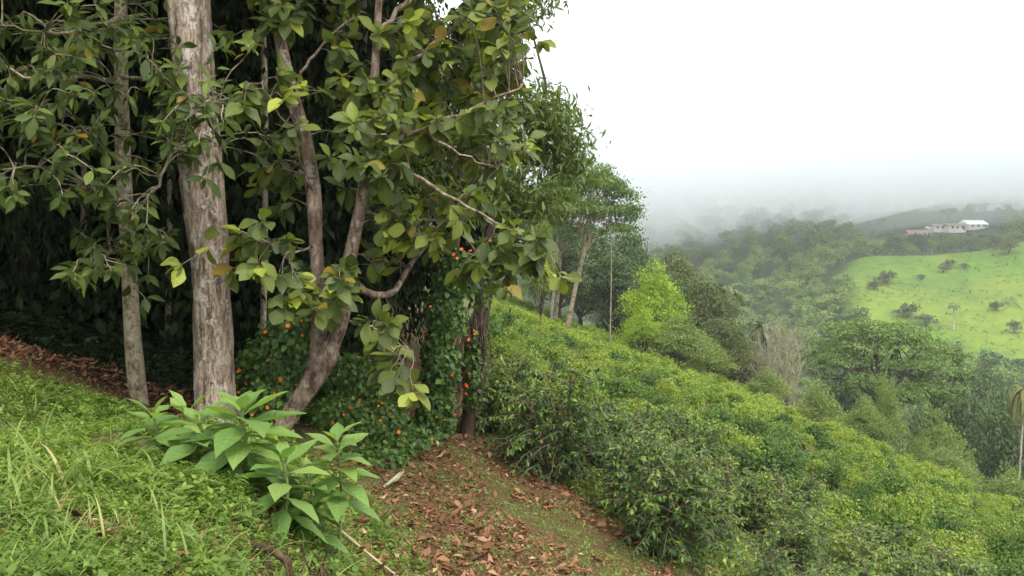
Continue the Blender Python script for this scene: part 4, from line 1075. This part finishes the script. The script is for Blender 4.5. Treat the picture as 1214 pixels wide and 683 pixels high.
    x, y = scatter(9000, 9.3, 17, -.75, -.2, .6); k = (x < bank_x(y) - .5) & (y > 9.5 + .5 * vnoise(x, y, .6, 59)); x, y = x[k], y[k]
    mb2 = MB(); set_sprigs(mb2, weeds, x, y, rng.uniform(.12, .38, len(x)) * sstep(9.0, 11.0, y), .4)  # plants added to blacken the forest floor, shade painted into their leaves
    tag(link('forest_undergrowth', mb2.mesh('forest_undergrowth', M['forest'])), 'low plants added on the forest floor, shade put into their leaf colour', 'undergrowth', kind='stuff')
    # exposed roots in the little cut of the bank
    mb = MB(); c = np.array([-1.34, 4.15, H(-1.34, 4.15)])
    tube(mb, smooth_path([c + [-.34, .25, -.06], c + [-.08, .08, .06], c + [.12, .02, .02], c + [.22, -.04, -.16]], 14) , [.014, .022, .016, .006], 12, .6, seed=3)
    tube(mb, smooth_path([c + [-.1, .1, .0], c + [.05, -.18, .02], c + [.12, -.32, -.3]], 10), [.018, .014, .006], 10, .5, seed=6)
    for i in range(22):
        a = c + [rng.uniform(-.2, .38), rng.uniform(-.1, .1), rng.uniform(-.02, .1)]
        limb_to(mb, a, a + [rng.uniform(-.1, .2), rng.uniform(-.25, -.05), rng.uniform(-.4, -.15)], .006, .003, .1, 4, 7, .15)
    tag(link('exposed_root', mb.mesh('exposed_root', M['root'], c), None, c), 'dark gnarled root laid bare in the cut bank under the broad leaves', 'root')
    # two sticks
    a, b = on_ground(452, 8.0), on_ground(473, 8.4)
    mb = MB(); tube(mb, smooth_path([a + [0, 0, .03], (a + b) / 2 + [.03, 0, .09], b + [0, 0, .12]], 10), [.012, .018, .006], 9, .5, seed=9); limb_to(mb, (a + b) / 2 + [0, 0, .08], b + [.05, -.1, .16], .02, .008)
    tag(link('broken_branch', mb.mesh('broken_branch', M['bare'], a), None, a), 'short pale broken branch lying on the brown leaves', 'branch')
    a, b = on_ground(392, 5.7), on_ground(474, 6.0)
    mb = MB(); tube(mb, smooth_path([a + [0, 0, .06], (a + b) / 2 + [0, 0, .035], b + [0, 0, .03]], 10), [.011, .010, .009], 8, .1); 
    for f in (.3, .62, .9): tube(mb, [a + (b - a) * f + [0, 0, .045 - .015 * f], a + (b - a) * (f + .01) + [0, 0, .045 - .015 * f]], [.013, .013], 8)
    tag(link('cane', mb.mesh('cane', M['tan'], a), None, a), 'straight pale cane lying at the edge of the leaf strewn path', 'stick')

# ====================================================================== THE COFFEE
def coffee_proto(h, rad, nb, tpl, leaf, pairs, light=0.0, dome=0, clump=.13):
    sm, lm = MB(), MB(); P_, Y_, N_2, S_, T_ = [], [], [], [], []
    stems = []
    for k in range(5):
        a = k * 1.26 + rng.uniform(-.5, .5); r = rng.uniform(.2, .5); e = np.array([math.cos(a) * rad * r, math.sin(a) * rad * r, h * rng.uniform(.68, 1.0)])
        q = smooth_path([(rng.normal(0, .03), rng.normal(0, .03), -.1), e * [.5, .5, .45] + rng.normal(0, .03, 3), e], 9); stems.append(q); tube(sm, q, [.018, .007], 6)
    for b in range(nb):
        q = stems[b % 5]; f = rng.uniform(.1, 1) ** .8; o = q[0] + (q[-1] - q[0]) * f
        z = f; a = rng.uniform(0, 6.28)
        if b % 3: a = math.atan2(q[-1][1], q[-1][0]) + rng.normal(0, 1.1)
        ln = rad * (.95 - .5 * z ** 2) * rng.uniform(.4, 1.1); el = rng.normal(.15, .25) + .8 * z ** 2
        pts = []; p = o.copy(); e = el; turn = rng.normal(0, .07); aa = a
        for s in range(8):
            pts.append(p.copy()); p = p + ln / 7 * np.array([math.cos(aa) * math.cos(e), math.sin(aa) * math.cos(e), math.sin(e)]); e -= rng.uniform(.02, .2); aa += turn
        pts = np.array(pts); pts[:, 2] = np.maximum(pts[:, 2], .05); tube(sm, pts, [.006, .003], 4)
        n = max(4, int(pairs * ln / rad + 2)); T = np.sort(rng.uniform(.2, 1, n)); T[-1] = 1
        pos = np.stack([np.interp(T, np.linspace(0, 1, 8), pts[:, c]) for c in range(3)], 1)
        tan = unit(np.gradient(pos, axis=0)); roll = rng.normal(0, .6); sd = unit(np.cross(tan, [0.3 * math.sin(roll * 3), .3 * math.cos(roll * 3), 1.0]))
        hue = rng.normal(0, .13)
        for sg in (-1, 1):
            keep = rng.random(n) < .88
            P_.append(pos[keep]); Y_.append((sd * sg + tan * .5 + np.array([0, 0, -.38]) + rng.normal(0, .38, pos.shape))[keep]); N_2.append((np.array([0, 0, 1.0]) + sd * sg * .3 + rng.normal(0, .42, pos.shape))[keep])
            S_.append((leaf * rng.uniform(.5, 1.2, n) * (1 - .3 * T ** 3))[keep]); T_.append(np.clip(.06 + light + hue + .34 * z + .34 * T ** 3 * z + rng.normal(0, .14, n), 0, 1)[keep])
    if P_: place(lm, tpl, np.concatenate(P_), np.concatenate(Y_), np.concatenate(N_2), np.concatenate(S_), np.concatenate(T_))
    if dome:
        lobes = [(math.cos(a) * rad * .45 * f, math.sin(a) * rad * .45 * f, h * rng.uniform(.42, .66), rad * .52, rad * .52, h * .34) for a, f in ((i * 1.26, rng.uniform(.6, 1.1)) for i in range(6))]
        crown(lm, lobes, dome, 12, clump, leaf, L_SIMPLE, up=.5, out=1.1, droop=.25, zmin=-.5, fill=.35, flat=.8)
    return sm, lm

def bush_edge(y):
    return np.interp(y, [5, 7.8, 10, 13, 20, 50, 95], [2.9, 2.25, .95, -.45, -1.0, -2.2, -7])
def coffee_field():
    near = [coffee_proto(1.15, .8, 300, L_COFFEE, .084, 14, -.02 + .12 * q) for q in range(4)]
    mid = [coffee_proto(.75, .47, 80, L_MID, .075, 10, .12, 80, .08) for q in range(4)]
    far = [coffee_proto(.68, .42, 14, L_SIMPLE, .095, 7, .12, 75, .08) for q in range(4)]
    src = {}; rest = MB(); spots = []
    # the front row along the path
    front = [(2.55, 7.6, 'dark coffee bush nearest the path, its skirt touching the litter'), (1.75, 9.2, 'second dark coffee bush beside the path, rounded and glossy'), (.62, 11.1, 'coffee bush by the path with straggling bare stems in front'),
             (-.15, 12.6, 'coffee bush by the path closest to the flowering column'), (3.6, 7.0, 'coffee bush with fresh yellow green shoots, lowest beside the path')]
    for (x, y, lab) in front: spots.append((x, y, lab))
    yy = 7.0
    while yy < 96:
        sp = 1.0 if yy < 15 else 1.25 if yy < 30 else 1.4
        for xx in np.arange(bush_edge(yy) + .4, yy * .8, sp):
            x = xx + rng.uniform(-.35, .35) * sp; y = yy + rng.uniform(-.35, .35) * sp
            if x < bush_edge(y) + .2 or y > field_edge(x / y) + 1.0: continue
            if min((x - f[0]) ** 2 + (y - f[1]) ** 2 for f in front) < .9: continue
            if y > 14 and rng.random() < .10: continue
            spots.append((x, y, None))
        yy += sp
    spots = spots[:5] + sorted(spots[5:], key=lambda s: math.hypot(s[0], s[1]))
    print('coffee', len(spots))
    for i, (x, y, lab) in enumerate(spots):
        d = math.hypot(x, y); kind = 'n' if d < 13.5 else 'm' if d < 32 else 'f'; k = 0 if i < 3 else int(rng.integers(1, 4)) if d < 12 else int(rng.integers(4)); pr = {'n': near, 'm': mid, 'f': far}[kind][k]
        b = (x, y, H(x, y)); s = rng.uniform(.65, 1.3) * (1.06 if i < 5 else .8 if d < 13 else 1.0); sz = s * rng.uniform(.8, 1.15); rz = rng.uniform(0, 6.28)
        L = lab or 'green coffee bush among the many rows on the slope'; g = None if lab else 'coffee bushes planted over the slope'
        if i < 290:
            key = (kind, k)
            if key not in src:
                mats = M['coffee'] if kind == 'n' else M['coffee_far']
                t = thing('coffee_bush', b, L, 'coffee bush', g); src[key] = t
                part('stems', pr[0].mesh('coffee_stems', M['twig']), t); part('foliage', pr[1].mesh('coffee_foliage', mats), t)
                t.rotation_euler = (0, 0, rz); t.scale = (s, s, sz)
            else:
                t = copy_tree(src[key], b, rz, (s, s, sz), L, g)
                if not g and 'group' in t.keys(): del t['group']
        else:
            ca, sa = math.cos(rz), math.sin(rz)
            for V, F, U, T in zip(pr[1].v, pr[1].f, pr[1].uv, pr[1].t):
                W = np.stack([(V[:, 0] * ca - V[:, 1] * sa) * s + x, (V[:, 0] * sa + V[:, 1] * ca) * s + y, V[:, 2] * sz + b[2]], 1)
                rest.add(W, F - F.min(), U, np.clip(T + rng.uniform(-.2, .2), 0, 1))
    if rest.v: tag(link('coffee_shrubbery', rest.mesh('coffee_shrubbery', M['coffee_far'])), 'far rows of coffee merging into one green slope', 'coffee', kind='stuff')
    # scrub and fern growing between the rows
    sg = [sprig(7, .24, L_NARROW, .8, 1.0), sprig(5, .30, L_SIMPLE, .8, .9, False), sprig(8, .2, L_SIMPLE, .6, 1.1), sprig(9, .34, L_NARROW, 1.1, .8)]
    mb = MB()
    for (n, d0, d1, s0, s1) in ((15000, 8, 26, .1, .38), (19000, 22, 60, .1, .32), (11000, 45, 98, .15, .4)):
        x, y = scatter(n, d0, d1, -.1, .72, .5)
        k = (x > bush_edge(y) + .25) & (y < field_edge(x / y) + 2.5) & (vnoise(x, y, 1.7, 61) + .5 * vnoise(x, y, 5, 62) > -.35); x, y = x[k], y[k]
        set_sprigs(mb, sg, x, y, rng.uniform(s0, s1, len(x)), .35, .03, np.clip(.45 + .4 * vnoise(x, y, 3.2, 63) + rng.normal(0, .18, len(x)), 0, 1))
    tag(link('undergrowth', mb.mesh('undergrowth', M['scrub'])), 'yellow green scrub growing between the coffee bushes', 'undergrowth', kind='stuff')

forest(); edge_trees(); vines(); broad_plants(); ground_cover(); coffee_field()

# ====================================================================== AIR, SKY, LIGHT, CAMERA
def volume_mat(name, dens, col, aniso=0.0):
    m, nt, out = new_mat(name)
    v = N_(nt, 'ShaderNodeVolumePrincipled'); v.inputs['Density'].default_value = dens; v.inputs['Color'].default_value = (*col, 1); v.inputs['Anisotropy'].default_value = aniso
    nt.links.new(v.outputs[0], out.inputs['Volume'])
    return m
def air():
    def box(x0, x1, y0, y1, z0, z1):
        mb = MB(); V = [(x, y, z) for z in (z0, z1) for (x, y) in ((x0, y0), (x1, y0), (x1, y1), (x0, y1))]
        mb.add(V, [(0, 1, 5, 4), (1, 2, 6, 5), (2, 3, 7, 6), (3, 0, 4, 7), (4, 5, 6, 7), (3, 2, 1, 0)]); return mb
    tag(link('haze', box(-660, 840, -40, 1440, -60, 240).mesh('haze', volume_mat('haze_air', HAZE, (.93, .96, 1.0)), smooth=False)), 'thin moist haze filling the valley', 'haze', kind='stuff')
    # low cloud lying against the hill: a closed body whose underside hangs lower towards the head of the valley
    for q, (dens, bases, lab) in enumerate(CLOUD):
        nx, ny = 60, 40; xs = np.linspace(-150 + q * 7, 640 - q * 7, nx); ys = np.linspace(212 + q * 9, 1150 - q * 9, ny); X, Y = np.meshgrid(xs, ys)
        zb = np.interp(X / Y, [0.0, .15, .25, .35, .5, .65], bases) + 4 * vnoise(X, Y, 70, 71 + q) + 2.5 * vnoise(X, Y, 28, 75 + q) + 70 * (1 - np.clip((Y - ys[0]) / 175, 0, 1)) ** 1.5
        zt = np.maximum(np.full_like(zb, 165.0 - 80 * q) + 20 * vnoise(X, Y, 120, 73), zb + 2)
        mb = MB(); idx = np.arange(nx * ny).reshape(ny, nx)
        V = np.concatenate([np.stack([X, Y, zb], -1).reshape(-1, 3), np.stack([X, Y, zt], -1).reshape(-1, 3)]); o = nx * ny
        F = []
        for j in range(ny - 1):
            for i in range(nx - 1):
                a, b, c, d = idx[j, i], idx[j, i + 1], idx[j + 1, i + 1], idx[j + 1, i]
                F += [(d, c, b, a), (a + o, b + o, c + o, d + o)]
        for i in range(nx - 1):
            a, b = idx[0, i], idx[0, i + 1]; F.append((a, b, b + o, a + o)); a, b = idx[-1, i], idx[-1, i + 1]; F.append((b, a, a + o, b + o))
        for j in range(ny - 1):
            a, b = idx[j, 0], idx[j + 1, 0]; F.append((b, a, a + o, b + o)); a, b = idx[j, -1], idx[j + 1, -1]; F.append((a, b, b + o, a + o))
        mb.add(V, F)
        tag(link('low_cloud', mb.mesh('low_cloud', volume_mat('low_cloud', dens, (.88, .90, .915), .2))), lab, 'cloud', kind='stuff')
HAZE = .0003
CLOUD = [(.0034, [-30, -24, -15, -3, 9, 14], 'thin skirts of grey mist hanging under the low cloud'), (.016, [-18, -14, -4, 9, 19, 23], 'grey white low cloud hiding the top of the far hill')]
air()

SUN_EL, SUN_AZ = R(58), R(150)      # azimuth measured from +Y towards +X: the light comes from behind and to the side of the camera
w = bpy.data.worlds.new('World'); sc.world = w; w.use_nodes = True
nt = w.node_tree; nt.nodes.clear()
sky = N_(nt, 'ShaderNodeTexSky', sky_type='NISHITA'); sky.sun_disc = False; sky.sun_elevation = SUN_EL; sky.sun_rotation = SUN_AZ; sky.dust_density = 4
cl = N_(nt, 'ShaderNodeTexNoise'); cl.inputs['Scale'].default_value = 2.2; cl.inputs['Detail'].default_value = 5
tc = N_(nt, 'ShaderNodeTexCoord'); nt.links.new(tc.outputs['Generated'], cl.inputs['Vector'])
oc = ramp(nt, cl.outputs['Fac'], [(.3, (9.2, 9.4, 9.6)), (.7, (10.6, 10.6, 10.6))]).outputs[0]
mx = mix_(nt, 0.9, sky.outputs[0], oc)
bg = N_(nt, 'ShaderNodeBackground'); bg.inputs['Strength'].default_value = 0.10; nt.links.new(mx, bg.inputs[0])
wo = N_(nt, 'ShaderNodeOutputWorld'); nt.links.new(bg.outputs[0], wo.inputs[0])

sl = bpy.data.lights.new('sun', 'SUN'); sl.energy = 1.5; sl.angle = R(25); sl.color = (1, .96, .88)
so = bpy.data.objects.new('sun', sl); COL.objects.link(so)
sd = Vector((math.sin(SUN_AZ) * math.cos(SUN_EL), math.cos(SUN_AZ) * math.cos(SUN_EL), math.sin(SUN_EL)))
so.rotation_euler = sd.to_track_quat('Z', 'Y').to_euler()

cam = bpy.data.cameras.new('camera'); cam.sensor_width = 36; cam.lens = FPX / 1214 * 36; cam.clip_end = 4000; cam.clip_start = .05
co = bpy.data.objects.new('camera', cam); COL.objects.link(co); co.rotation_euler = (R(90) - PITCH, 0, 0); sc.camera = co

sc.view_settings.view_transform = 'Standard'; sc.view_settings.look = 'None'; sc.view_settings.exposure = 1.5; sc.view_settings.gamma = 1
sc.view_settings.use_curve_mapping = False
c = sc.cycles
c.use_denoising = True; c.denoiser = 'OPENIMAGEDENOISE'; c.denoising_input_passes = 'RGB_ALBEDO_NORMAL'; c.denoising_prefilter = 'ACCURATE'
c.max_bounces = 9; c.diffuse_bounces = 3; c.glossy_bounces = 2; c.transmission_bounces = 4; c.volume_bounces = 8; c.transparent_max_bounces = 8
c.use_adaptive_sampling = True; c.adaptive_threshold = 0.02
c.caustics_reflective = False; c.caustics_refractive = False
